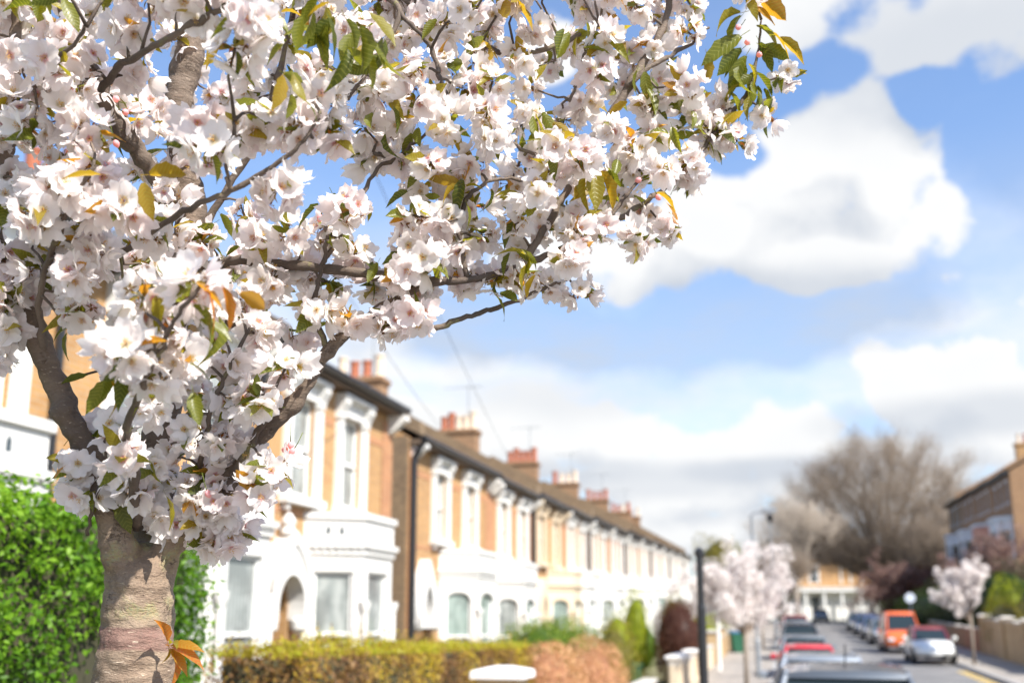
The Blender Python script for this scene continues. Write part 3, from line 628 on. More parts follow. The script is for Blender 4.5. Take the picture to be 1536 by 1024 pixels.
# right-hand terrace: taller, with two-storey bays, facing away from the sun
def tall_house(W, loc, rz, label, stucco, upper, chim):
    root = empty('tall_terraced_house', loc, rz, label=label, cat='house', group='tall terraced houses along the right side of the street')
    EV = 10.0; mb = MB(); wc = [1.3, 3.1, 4.9]
    P = panel(mb, (0, 0), (W, 0), 0, EV, [(c-.34, c+.34, 8.15, 9.45, 0) for c in wc], .14)
    mb.quad((0, 9, 0), (0, 0, 0), (0, 0, EV), (0, 9, EV)); mb.quad((W, 0, 0), (W, 9, 0), (W, 9, EV), (W, 0, EV)); mb.quad((W, 9, 0), (0, 9, 0), (0, 9, EV), (W, 9, EV))
    mb.F([mb.V((0, 9, EV)), mb.V((0, 0, EV)), mb.V((0, 4.5, EV+2.6))]); mb.F([mb.V((W, 0, EV)), mb.V((W, 9, EV)), mb.V((W, 4.5, EV+2.6))])
    mb.build('wall', upper, root)
    for c in wc:
        fr = MB(); pn = MB(); sash(fr, pn, P, c-.34, c+.34, 8.15, 9.45); f = fr.build('window', 'bluegrey', root); pn.build('pane', 'pane_dark', f)
        h = MB(); h.box(c-.50, c+.50, -.04, 0, 9.45, 9.6); h.box(c-.44, c+.44, -.07, 0, 8.05, 8.15); h.build('window_surround', 'bluegrey', f)
    pts = [(2.6, 0), (3.2, -.9), (5.2, -.9), (5.8, 0)]; bay = MB()
    for a, b in zip(pts, pts[1:]):
        L = (Vector(b)-Vector(a)).length
        for z0, z1, za, zb in ((0, 3.9, 1.4, 3.2), (3.9, 7.2, 4.6, 6.4)):
            Pq = panel(bay, a, b, z0, z1, [(.16, L-.16, za, zb, 0)], .14); fr = MB(); pn = MB(); sash(fr, pn, Pq, .16, L-.16, za, zb); wf = fr.build('window', 'sash', root); pn.build('pane', 'pane_dark', wf)
    a = [bay.V((*p, 7.2)) for p in pts]; bay.F(a)
    bo = bay.build('bay_window', stucco, root)
    for z in (3.8, 7.05):
        cn = MB(); o = [(2.5, 0), (3.14, -1.0), (5.26, -1.0), (5.9, 0)]; A = [cn.V((*p, z)) for p in o]; B = [cn.V((*p, z+.2)) for p in o]
        for k in range(3): cn.F([A[k], A[k+1], B[k+1], B[k]])
        cn.F(B); cn.F(A[::-1]); cn.build('cornice', 'bluegrey', bo)
    dm = MB(); dm.box(.7, 1.7, -.02, .0, 1.2, 3.4); dm.box(.55, .7, -.12, 0, 1.0, 3.6); dm.box(1.7, 1.85, -.12, 0, 1.0, 3.6); dm.box(.5, 1.9, -.2, 0, 3.6, 3.8); dm.build('door', 'pinkpaint', root)
    st = MB(); st.box(.5, 1.9, -1.4, 0, -.5, 1.0); st.build('doorstep', 'stone', root)
    gt = MB(); gt.tube([(0, -.35, EV), (W, -.35, EV)], .09, 8); gt.box(0, W, -.3, 0, EV-.22, EV-.02); gt.build('gutter', 'black', root)
    rf = MB(); rf.prismx([(-.3, EV), (-.3, EV+.06), (4.5, EV+2.75), (9.3, EV+.06), (9.3, EV), (4.5, EV+2.66)], 0, W); ro = rf.build('roof', 'slate', root)
    pw = MB(); pw.prismx([(-.25, EV+.08), (-.25, EV+.3), (4.5, EV+3.0), (9, EV+.3), (9, EV), (4.5, EV+2.6)], W-.3, W+.002); pw.build('party_wall_upstand', 'brick_brown', ro)
    if chim:
        ch = MB(); ct = EV+3.3; ch.box(W-.7, W-.0, 3.2, 5.8, EV+1.2, ct); ch.box(W-.78, W+.08, 3.12, 5.88, ct, ct+.18); co = ch.build('chimney', 'brick', root)
        for k in range(6):
            pt = MB(); pt.lathe([(.14, 0), (.11, .1), (.10, .6), (.14, .64), (.14, .7)], (W-.35, 3.45+.42*k, ct+.18), 10); pt.build('chimney_pot', 'terracotta' if k % 3 else 'potpale', co)
    return root
RZR = math.pi/2 - AZ + math.pi
for i, (lab, stc, up) in enumerate([('nearest tall house on the right with pale blue bay and brown brick side wall', 'bluegrey', 'brick_brown'),
                         ('tall dark brick house with dusky pink bay, second on the right side', 'pinkpaint', 'brick_brown'),
                         ('tall house with white bay, third on the right side', 'bluegrey', 'brick_brown'),
                         ('tall house furthest along the right side beside the bare tree', 'bluegrey', 'brick_old')]):
    s1 = 67.5 + 6.2*(i+1); p = US(13.9, s1); p.z = g(s1-3)+.25
    tall_house(6.2, p, RZR, lab, stc, up, i % 2 == 0)

# villa closing the street
def villa():
    c = PX(1262, 900, 122); root = empty('villa', (c.x, 128, g(125)+.15), R(-4), label='white and brown brick villa with tall white columns closing the far end of the street', cat='house')
    mb = MB(); W = 6.5
    P0 = panel(mb, (-W, 0), (W, 0), 3.6, 6.7, [(x-.5, x+.5, 4.1, 5.8, 0) for x in (-4.6, -2.0, 2.0, 4.6)], .15)
    P1 = panel(mb, (-W, 0), (W, 0), 0, 3.6, [(x-.55, x+.55, .7, 2.7, 0) for x in (-4.6, -2.2, 2.2, 4.6)]+[(-.6, .6, .1, 2.7, 0)], .2, 1)
    mb.quad((-W, 9, 0), (-W, 0, 0), (-W, 0, 6.7), (-W, 9, 6.7)); mb.quad((W, 0, 0), (W, 9, 0), (W, 9, 6.7), (W, 0, 6.7)); mb.quad((W, 9, 0), (-W, 9, 0), (-W, 9, 6.7), (W, 9, 6.7))
    mb.build('wall', ['brick', 'white'], root)
    for x in (-4.6, -2.0, 2.0, 4.6):
        fr = MB(); pn = MB(); sash(fr, pn, P0, x-.5+W, x+.5+W, 4.1, 5.8); f = fr.build('window', 'sash', root); pn.build('pane', 'pane_dark', f)
        h = MB(); h.box(x-.7, x-.5, -.08, 0, 4.0, 5.9); h.box(x+.5, x+.7, -.08, 0, 4.0, 5.9); h.box(x-.75, x+.75, -.15, 0, 5.9, 6.1); h.build('window_surround', 'white', f)
    for x in (-4.6, -2.2, 2.2, 4.6):
        fr = MB(); pn = MB(); sash(fr, pn, P1, x-.55+W, x+.55+W, .7, 2.7); f = fr.build('window', 'sash', root); pn.build('pane', 'pane_dark', f)
    d = MB(); d.box(-.6, .6, .1, .18, .1, 2.7); d.build('door', 'door_dark', root)
    for x in (-3.4, -1.1, 1.1, 3.4, -5.9, 5.9):
        cmb = MB(); cmb.lathe([(.30, 0), (.30, .15), (.22, .2), (.20, 2.9), (.28, 3.0), (.3, 3.1)], (x, -.9, 0), 12); cmb.build('column', 'white', root, smooth=False)
    e = MB(); e.box(-6.3, 6.3, -1.3, 0.0, 3.1, 3.5); e.box(-6.4, 6.4, -1.4, 0, 3.5, 3.62); e.build('entablature', 'white', root)
    r = MB(); r.prismx([(-.5, 6.7), (4.5, 9.6), (9.5, 6.7)], -W-.3, W+.3); r.build('roof', 'slate', root); root.scale = (1, 1, 1.13)
villa()

# ------------------------------------------------------------------ plants
def lumpy(P, amp, sc_, seed=0):
    r = np.random.default_rng(seed); out = np.zeros(len(P))
    for k in range(5):
        d = r.normal(0, 1, 3); d /= np.linalg.norm(d); out += np.sin(P@d*sc_*(1+.45*k)+r.uniform(0, 6))/(1+.45*k)
    return out*amp*.5
def hedge(name, label, cat, u0, u1, s0, s1, h, mat, leaf, dens, top=None, lump=.06, round_=.0, base=0.0, group=None, extra_top=False, tops=None, shoots=0):
    """clipped hedge as one mesh: leaf blades over the faces of a rounded box + twiggy core"""
    L = s1-s0; Wd = u1-u0; area_side = L*h; pts = []; nrm = []
    def add(n, fu, fs, fh, nv):
        n = int(n); a, b = rng.random(n), rng.random(n); dep = rng.exponential(.035, n)
        pts.append(np.stack([fu(a, b)-nv[0]*dep, fs(a, b)-nv[1]*dep, fh(a, b)-nv[2]*dep], 1)); nrm.append(np.tile(nv, (n, 1)))
    d = dens
    add(area_side*d, lambda a, b: u1+0*a, lambda a, b: s0+a*L, lambda a, b: base+b*(h-base), (1., 0, .15))
    add(Wd*h*d, lambda a, b: u0+a*Wd, lambda a, b: s0+0*a, lambda a, b: base+b*(h-base), (0, -1., .15))
    add(Wd*h*d*.6, lambda a, b: u0+a*Wd, lambda a, b: s1+0*a, lambda a, b: base+b*(h-base), (0, 1., .15))
    add(L*Wd*d, lambda a, b: u0+a*Wd, lambda a, b: s0+b*L, lambda a, b: h+0*a, (0, 0, 1.))
    add(area_side*d*.4, lambda a, b: u0+0*a, lambda a, b: s0+a*L, lambda a, b: base+b*(h-base), (-1., 0, .15))
    Q = np.concatenate(pts); Nn = np.concatenate(nrm)
    if round_:
        zf = np.clip((Q[:, 2]-(h-round_))/round_, 0, 1); cu = (u0+u1)/2; Q[:, 0] = cu+(Q[:, 0]-cu)*(1-.35*zf**2)
        if tops is not None: Q[:, 2] *= 1-tops*np.abs(np.sin((Q[:, 1]-s0)/L*math.pi*2))**.0*(np.cos((Q[:, 1]-s0)/L*math.pi*4)*.5+.5)
    disp = lumpy(Q, lump, 5, 3)[:, None]+rng.normal(0, lump*.3, (len(Q), 1)); Q = Q+Nn*disp
    gz = np.array([g(s) for s in Q[:, 1]])
    Wp = Q[:, 0:1]*np.array([[Nv.x, Nv.y, 0]])+Q[:, 1:2]*np.array([[Tv.x, Tv.y, 0]]); Wp[:, 2] = Q[:, 2]+gz
    Wn = Nn[:, 0:1]*np.array([[Nv.x, Nv.y, 0]])+Nn[:, 1:2]*np.array([[Tv.x, Tv.y, 0]]); Wn[:, 2] = Nn[:, 2]
    patch = np.clip(.5+lumpy(Wp, .45, 3.1, 21)+lumpy(Wp, .3, 9, 22), 0, 1); tint = np.clip(patch*.6+rng.random(len(Wp))*.55-.08, 0, 1)
    keep = rng.random(len(Wp)) > .55*(np.clip(lumpy(Wp, 1, 14, 31)-.15, 0, 1) > .25)      # thin places show the twigs
    v, f, t = leaf_quads(Wp, Wn, leaf, .5, .75, tint)
    kk = np.tile(keep, 3)
    mi = np.zeros(len(f), int)
    if extra_top:
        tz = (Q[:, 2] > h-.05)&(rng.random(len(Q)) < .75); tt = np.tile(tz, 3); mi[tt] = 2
    f = f[kk]; mi = mi[kk]
    if shoots:      # young shoots standing proud of the clipped face
        B = Wp[rng.integers(0, len(Wp), shoots)]; rows_ = []; nn_ = []
        for k in range(5): rows_.append(B+np.array([0, 0, .02+.022*k])+rng.normal(0, .008, B.shape)); nn_.append(rng.normal(0, 1, B.shape))
        v2, f2, t2 = leaf_quads(np.concatenate(rows_), np.concatenate(nn_), leaf*.9, .45, .5, np.clip(rng.normal(.8, .2, shoots*5), 0, 1)); f = np.concatenate([f, f2+len(v)]); v = np.concatenate([v, v2]); t = np.concatenate([t, t2]); mi = np.concatenate([mi, np.zeros(len(f2), int)])
    c = US((u0+u1)/2, s0); ins = .09
    cv = []; 
    for (uu, sn, zz) in [(u0+ins, s0+ins, base), (u1-ins, s0+ins, base), (u1-ins, s1-ins, base), (u0+ins, s1-ins, base), (u0+ins, s0+ins, h*.985-ins*.5), (u1-ins, s0+ins, h*.985-ins*.5), (u1-ins, s1-ins, h*.985-ins*.5), (u0+ins, s1-ins, h*.985-ins*.5)]:
        p = US(uu, sn, zz); cv.append((p.x, p.y, p.z))
    o_ = len(v); cf = np.array([(0,3,2,1),(4,5,6,7),(0,1,5,4),(1,2,6,5),(2,3,7,6),(3,0,4,7)])+o_
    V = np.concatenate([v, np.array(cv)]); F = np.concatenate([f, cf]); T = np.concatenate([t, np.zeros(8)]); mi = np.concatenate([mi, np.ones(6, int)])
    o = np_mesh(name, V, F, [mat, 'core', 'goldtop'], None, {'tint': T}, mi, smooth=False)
    return tag(o, label, cat, group)
def bush(name, label, cat, u, s, rx, ry, hz, mat, leaf, n, base=0.0, shape='ball', group=None, seed=1, core=True, lump=.25):
    r = np.random.default_rng(seed); d = r.normal(0, 1, (n, 3)); d /= np.linalg.norm(d, axis=1)[:, None]
    k = 1-np.abs(r.normal(0, .12, n)); sc_ = np.array([rx, ry, hz/2])
    lum = 1+lumpy(d, lump, 4, seed)[:, None]+lumpy(d, lump*.5, 11, seed+5)[:, None]
    P = d*k[:, None]*lum*sc_
    if shape == 'cone':
        t = np.clip((P[:, 2]/(hz/2)+1)/2, 0, 1); P[:, :2] *= (1.25*(1-t)**.55+.12)[:, None]
    c = US(u, s, base+hz/2); P = P+np.array(c)
    v, f, t_ = leaf_quads(P, d, leaf, .5, .8); mats = [mat, 'core']; mi = np.zeros(len(f), int)
    if core:
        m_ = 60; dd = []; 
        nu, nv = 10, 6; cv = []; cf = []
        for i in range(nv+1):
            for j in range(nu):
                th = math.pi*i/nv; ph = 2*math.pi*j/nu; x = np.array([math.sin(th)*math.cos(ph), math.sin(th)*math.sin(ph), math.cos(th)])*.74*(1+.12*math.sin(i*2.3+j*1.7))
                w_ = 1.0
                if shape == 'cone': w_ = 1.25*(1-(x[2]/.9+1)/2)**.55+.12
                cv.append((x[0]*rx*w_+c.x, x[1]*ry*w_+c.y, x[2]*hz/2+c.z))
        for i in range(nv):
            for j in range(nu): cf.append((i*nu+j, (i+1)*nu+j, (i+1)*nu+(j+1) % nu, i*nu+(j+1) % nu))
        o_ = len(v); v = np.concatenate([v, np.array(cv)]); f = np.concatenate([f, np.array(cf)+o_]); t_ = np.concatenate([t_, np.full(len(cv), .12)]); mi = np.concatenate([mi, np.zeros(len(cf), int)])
    # short stem down to the soil
    sb = MB(); sb.tube([US(u, s, -.05), US(u, s, base+hz*.4)], [min(.12, rx*.2), min(.08, rx*.12)], 6)
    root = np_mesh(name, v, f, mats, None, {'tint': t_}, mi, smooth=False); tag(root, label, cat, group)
    sb.build('stem', 'trunk_far', root); return root

# left side: tall privet, golden low hedge, beech mounds, garden shrubs
hedge('privet_hedge', 'tall bright green clipped hedge behind the cherry trunk', 'hedge', -4.1, -3.0, -.6, 4.8, 2.36, 'privet', .036, 4800, lump=.12, shoots=900)
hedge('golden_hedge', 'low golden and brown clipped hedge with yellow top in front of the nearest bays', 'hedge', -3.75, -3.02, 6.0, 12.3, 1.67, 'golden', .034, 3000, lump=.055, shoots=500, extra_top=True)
bush('beech_bush', 'rounded coppery dry leaved bush left one of the two beside the golden hedge', 'bush', -3.25, 13.7, .62, 1.5, 1.87, 'beech', .045, 9000, seed=4, lump=.1, base=-.15)
bush('beech_bush', 'rounded coppery dry leaved bush right one of the two beside the golden hedge', 'bush', -3.2, 16.9, .62, 1.6, 1.83, 'beech', .045, 9000, seed=5, lump=.1, base=-.15)
bush('garden_shrub', 'dark green leafy shrub in front of the cream painted house', 'shrub', -4.9, 20.3, 1.1, 1.7, 2.05, 'shrub', .06, 9000, seed=7)
bush('garden_shrub', 'bright green leafy shrub behind the two coppery bushes', 'shrub', -4.6, 21.6, .9, 2.0, 1.95, 'shrub', .06, 9000, seed=8)
bush('garden_shrub', 'low sparse shrub below the joined white bays above the golden hedge', 'shrub', -6.2, 16.6, .7, 1.0, 1.6, 'shrub', .05, 900, seed=9, core=False)
bush('olive_shrub', 'brownish olive shrub right of the coppery bushes', 'shrub', -3.6, 21.4, .55, 1.3, 1.95, 'olive', .05, 4600, seed=12)
bush('yellow_shrub', 'small yellow tipped shrub above the olive shrub', 'shrub', -4.5, 27.5, .5, .8, 2.3, 'lime', .05, 1500, seed=13)
bush('yellow_conifer', 'narrow upright yellow green conifer in a front garden', 'conifer', -4.7, 32.5, .50, .55, 2.9, 'lime', .06, 2600, shape='ball', seed=14)
bush('green_conifer', 'small dark green bush beside the yellow conifer', 'bush', -5.0, 36.0, .7, .8, 1.9, 'shrub', .06, 1500, seed=15)
bush('maroon_bush', 'large maroon brown rounded conifer standing left of the black post', 'bush', -3.3, 32.3, .88, 1.0, 2.8, 'maroon', .05, 12000, seed=16, lump=.12, base=-.1)
bush('conifer_crown', 'olive green conifer top rising behind the maroon bush', 'conifer', -3.6, 33.3, .50, .7, 2.85, 'olive', .05, 4500, seed=17)
hedge('lime_hedge', 'bright lime green hedge above a low wall right of the black post', 'hedge', -4.2, -3.1, 41.0, 70, 1.68, 'lime', .07, 420, base=.9, lump=.06)
# right side
bush('dark_evergreen', 'dark evergreen mass behind the right garden wall', 'shrub', 11.0, 47, 1.6, 4.5, 3.6, 'dark_shrub', .09, 6000, seed=21)
bush('dark_evergreen', 'dark evergreen mass beyond the small white blossom tree on the right', 'shrub', 10.8, 60, 1.8, 7.5, 4.4, 'dark_shrub', .10, 7000, seed=22)
bush('lime_shrub', 'bright lime shrub behind the right blossom tree', 'shrub', 9.7, 50.5, .65, 1.5, 3.1, 'lime', .07, 3500, seed=23, base=.4)
bush('green_shrub', 'mid green shrub under the lime shrub beside the right pavement', 'shrub', 9.1, 47.2, .45, 2.2, 2.6, 'olive', .07, 3000, seed=24)
bush('dark_hedge_bank', 'dark ivy covered bank below the bare tree, left of the tall houses', 'shrub', 10.8, 84, 2.6, 13, 5.2, 'maroon', .14, 22000, seed=26, lump=.4)
bush('dark_hedge_bank', 'dark evergreen bank behind the orange van', 'shrub', 9.6, 68, 1.4, 9, 3.2, 'dark_shrub', .12, 14000, seed=27, lump=.35)
def wall_seg(name, label, u0, u1, s0, s1, h, mat, cap='stone', pillars=(), cat='wall', pcap='stone', pw=.44, ph=None, group=None):
    p = US(u0, s0); root = empty(name, p, RZL, label=label, cat=cat, group=group); n = max(1, int((s1-s0)/3)); ln = (s1-s0)/n
    mb = MB(); cp = MB(); t = u1-u0
    for k in range(n):
        z = g(s0+ln*(k+.5))-g(s0); mb.box(k*ln, (k+1)*ln, -t, 0, z-.3, z+h); cp.box(k*ln, (k+1)*ln, -t-.04, .04, z+h, z+h+.07)
    mb.build('wall_body', mat, root); cp.build('coping', cap, root)
    for s in pillars:
        x = s-s0; z = g(s)-g(s0); H = ph or h+.2; pb = MB(); pb.box(x-pw/2, x+pw/2, -t/2-pw/2, -t/2+pw/2, z-.3, z+H); po = pb.build('pillar', mat, root)
        c = MB(); a = pw/2+.06
        ring = lambda a_, zz: [c.V((x+i*a_, -t/2+j*a_, zz)) for i, j in ((-1, -1), (1, -1), (1, 1), (-1, 1))]
        r0 = ring(a, z+H); r1 = ring(a, z+H+.06); r2 = ring(a*.92, z+H+.075); r3 = ring(a*.3, z+H+.11)
        for q0, q1 in ((r0, r1), (r1, r2), (r2, r3)):
            for k in range(4): c.F([q0[k], q0[(k+1) % 4], q1[(k+1) % 4], q1[k]])
        c.F(r3); c.F(r0[::-1]); c.build('pillar_cap', pcap, po)
    return root
M['capwhite'] = simple('painted_coping', (.74, .72, .70), .6, .08, 6)
wall_seg('garden_wall', 'low brick garden wall under the golden hedge with a white capped pillar', -3.0, -2.78, 6.0, 13.6, .75, 'brick_pale', pillars=(), ph=1.35)
wall_seg('gate_pillar', 'brick gate pillar with white stone cap in front of the golden hedge', -2.72, -2.5, 9.2, 9.4, 1.3, 'brick_pale', pillars=(9.3,), pw=.38, ph=1.38, pcap='capwhite', cat='pillar')
wall_seg('garden_wall', 'low brick garden wall under the coppery bushes', -3.0, -2.78, 13.8, 22, .7, 'brick_pale')
wall_seg('garden_wall', 'pale rendered garden wall with white gate posts beside the black post', -3.0, -2.78, 26.7, 39.8, .85, 'cream', pillars=(27.0, 28.6, 31.5), ph=1.0, pw=.36, pcap='capwhite')
wall_seg('garden_wall', 'buff brick wall under the lime green hedge', -3.05, -2.8, 41, 61, .95, 'brick_pale', pillars=(41.2, 47), ph=1.3)
wall_seg('garden_wall', 'tall buff brick wall with stone capped pillars on the right side of the street', 8.55, 8.82, 36, 50.5, 1.62, 'brick_pale', pillars=(36.5, 41.5, 45.4, 50.2), ph=1.75)
wall_seg('garden_wall', 'long shaded brick wall further along the right pavement', 8.6, 8.85, 51.5, 92, 1.1, 'brick_brown')
wall_seg('garden_wall', 'white painted low wall at the foot of the soot darkened side wall', -8.0, -7.85, 20.6, 21.6, 1.2, 'white')
wall_seg('garden_wall', 'long low garden wall at the far end of the left pavement', -3.0, -2.8, 62, 112, 1.0, 'brick_pale')

# ------------------------------------------------------------------ trees of the street
def bare_tree(name, label, base, H, spread, mat, seed, levels=5, fine=9000, cat='tree', twigw=.03, trunk_r=.4, group=None, flat=1.0):
    r = random.Random(seed); mb = MB(); ends = []
    def grow(p, d, L, rad, lv):
        pts = [p]; rr = [rad]; n = 4; dd = d
        for k in range(n):
            dd = (dd+Vector((r.gauss(0, .10), r.gauss(0, .10), r.gauss(.03, .06)))).normalized(); pts.append(pts[-1]+dd*L/n); rr.append(rad*(1-.4*(k+1)/n))
            if lv <= 2: ends.append((pts[-1], dd, L))
        mb.tube(pts, rr, 6 if lv > 2 else 4, cap=False)
        if lv == 0: return
        m_ = 3 if lv > 1 else 4
        for k in range(m_+(r.random() < .4)):
            a = r.uniform(0, 2*math.pi); sp = r.uniform(.35, .8)*spread; o = dd.orthogonal().normalized(); o = Matrix.Rotation(a, 3, dd)@o
            nd = (dd+o*sp).normalized(); nd.z = nd.z*.9+.1; nd.normalize(); i = r.choice([2, 3, 4]); grow(pts[i], nd, L*r.uniform(.62, .82), rr[i]*.68, lv-1)
    tr_h = H*.20; base = Vector(base); mbT = MB(); mbT.tube([base-Vector((0, 0, .3)), base+Vector((0, 0, tr_h*.15)), base+Vector((.05, 0, tr_h))], [trunk_r*1.35, trunk_r, trunk_r*.85], 10)
    for k in range(6):
        a = 2*math.pi*k/6+r.uniform(-.3, .3); t = r.uniform(.25, .75)*spread*1.1; grow(base+Vector((0, 0, tr_h*r.uniform(.7, 1))), Vector((math.cos(a)*t, math.sin(a)*t, 1)).normalized(), H*.27, trunk_r*.5, levels)
    root = empty(name, base, label=label, cat=cat, group=group); inv = Matrix.Translation(-base)
    for m_ in (mb, mbT): m_.v = [tuple(Vector(v)-base) for v in m_.v]
    # fine twigs: thin three-sided slivers from the branch ends
    E = np.array([[*(e[0]-base)] for e in ends]); D = np.array([[*e[1]] for e in ends]); LL = np.array([e[2] for e in ends]); rg = np.random.default_rng(seed)
    idx = rg.integers(0, len(E), fine); p = E[idx]+rg.normal(0, .25, (fine, 3)); d = D[idx]+rg.normal(0, .45, (fine, 3)); d[:, 2] += .25; d /= np.linalg.norm(d, axis=1)[:, None]
    ln = (H*.045*rg.uniform(.5, 1.5, fine))[:, None]; a = rg.normal(0, 1, (fine, 3)); a -= (a*d).sum(1)[:, None]*d; a /= np.linalg.norm(a, axis=1)[:, None]; b = np.cross(d, a); w_ = twigw*rg.uniform(.6, 1.3, (fine, 1))*.5
    v = np.stack([p+a*w_, p-a*w_*.5+b*w_*.87, p-a*w_*.5-b*w_*.87, p+d*ln], 1).reshape(-1, 3); bs = (np.arange(fine)*4)[:, None]
    f = np.concatenate([bs+np.array([[0, 1, 3]]), bs+np.array([[1, 2, 3]]), bs+np.array([[2, 0, 3]])])
    mbT.build('trunk', 'trunk_far', root, True)
    cr = mb.build('crown', mat, root, True); tw = np_mesh('twigs', v, f, mat, cr, {'tint': np.zeros(len(v))}, smooth=False); tag(tw, kind='stuff')
    return root, E
def dome_tree(label, base, H, rx, mat, seed, limbs=64, fine=56000, twigw=.032, trunk_r=.7):
    r = random.Random(seed); rg = np.random.default_rng(seed); base = Vector(base); root = empty('bare_tree', base, label=label, cat='tree'); T_ = MB(); B_ = MB()
    T_.tube([(0, 0, -.3), (0, 0, .4), (.1, 0, H*.14), (0, 0, H*.26)], [trunk_r*1.4, trunk_r, trunk_r*.85, trunk_r*.6], 10); T_.build('trunk', 'trunk_far', root, True)
    cz = H*.52; ends = []
    for k in range(limbs):
        a = 2.4*k+r.uniform(-.15, .15); zz = 1-1.42*(k+.5)/limbs; rr_ = math.sqrt(max(0, 1-zz*zz)); q = r.uniform(.86, 1.05)
        tgt = Vector((rx*rr_*math.cos(a)*q, rx*rr_*math.sin(a)*q, cz+zz*H*.47*q)); p0 = Vector((0, 0, H*r.uniform(.10, .26))); mid = Vector((tgt.x*.35, tgt.y*.35, p0.z+(tgt.z-p0.z)*.45+H*.06)); pts = []
        for j in range(11):
            t = j/10; p = p0*(1-t)**2+mid*2*t*(1-t)+tgt*t*t; p += Vector((r.gauss(0, 1), r.gauss(0, 1), r.gauss(0, 1)))*.012*H*t; pts.append(p)
        B_.tube(pts, [trunk_r*.27*(1-.092*j) for j in range(11)], 6, cap=False)
        for j in range(3, 11):
            for m_ in range(3):
                d = (pts[j]-pts[j-1]).normalized()+Vector((r.gauss(0, .55), r.gauss(0, .55), r.gauss(.25, .45))); L = H*r.uniform(.07, .15); q1 = pts[j]+d.normalized()*L*.5; q2 = q1+(d.normalized()+Vector((r.gauss(0, .3), r.gauss(0, .3), .25))).normalized()*L*.6
                B_.tube([pts[j], q1, q2], [trunk_r*.06, trunk_r*.045, trunk_r*.025], 4, cap=False); ends.append((q1, d)); ends.append((q2, d)); ends.append(((q1+q2)/2, d))
    E = np.array([[*e[0]] for e in ends]); D = np.array([[*e[1].normalized()] for e in ends]); q_ = np.sqrt((E[:, 0]/rx)**2+(E[:, 1]/rx)**2+((E[:, 2]-cz)/(H*.47))**2); pw_ = np.clip(q_-.25, .02, 1)**1.5; idx = rg.choice(len(E), fine, p=pw_/pw_.sum()); p = E[idx]+rg.normal(0, H*.028, (fine, 3)); out_ = (E[idx]-np.array([0, 0, H*.25])); out_ /= np.linalg.norm(out_, axis=1)[:, None]; d = D[idx]*.5+out_*.8+rg.normal(0, .4, (fine, 3)); d[:, 2] += .3; d /= np.linalg.norm(d, axis=1)[:, None]
    ln = (H*.042*rg.uniform(.5, 1.5, fine))[:, None]; a = rg.normal(0, 1, (fine, 3)); a -= (a*d).sum(1)[:, None]*d; a /= np.linalg.norm(a, axis=1)[:, None]; b = np.cross(d, a); w_ = twigw*rg.uniform(.6, 1.3, (fine, 1))*.5
    v = np.stack([p+a*w_, p-a*w_*.5+b*w_*.87, p-a*w_*.5-b*w_*.87, p+d*ln], 1).reshape(-1, 3); bs = (np.arange(fine)*4)[:, None]; f = np.concatenate([bs+np.array([[0, 1, 3]]), bs+np.array([[1, 2, 3]]), bs+np.array([[2, 0, 3]])])
    cr = B_.build('crown', mat, root, True); tag(np_mesh('twigs', v, f, mat, cr, {'tint': np.zeros(len(v))}, smooth=False), kind='stuff')
def street_pt(px, s_y):   # ground point on the ray through pixel column px at world distance y
    x = (px-768)/1519*s_y; u = x*Nv.x+s_y*Nv.y; s = x*Tv.x+s_y*Tv.y; return Vector((x, s_y, g(s))), u, s
b, u_, s_ = street_pt(1334, 102)
dome_tree('huge rounded leafless tree towering over the far end of the street', b, 17.6, 8.6, 'twig_far', 5)
b, _, _ = street_pt(1412, 92)
bare_tree('bare_tree', 'smaller leafless tree just left of the tall right hand houses', b, 11.5, .9, 'twig_far', 8, 4, 8000, twigw=.05, trunk_r=.3)
b, _, _ = street_pt(1196, 96)
bare_tree('bare_tree', 'pale slender leafless tree left of the huge rounded one', b, 14.0, .62, 'twig_pale', 9, 4, 7000, twigw=.035, trunk_r=.2)
b, _, _ = street_pt(1180, 84)
bare_tree('bare_tree', 'low brown leafless tree beside the parked cars at the far end of the left pavement', b, 7.5, .7, 'twig_far', 10, 4, 7000, twigw=.04, trunk_r=.15)
b, _, _ = street_pt(1235, 150)
bare_tree('bare_tree', 'leafless tree behind the white villa', b, 14.5, 1.0, 'twig_far', 14, 4, 12000, twigw=.07, trunk_r=.3)
b, _, _ = street_pt(1085, 104)
bush('dark_far_tree', 'dark green rounded tree behind the far end of the left row', 'tree', b.x*Nv.x+b.y*Nv.y, b.x*Tv.x+b.y*Tv.y, 3.2, 3.2, 9.0, 'olive', .22, 3500, base=.5, seed=31, lump=.3)

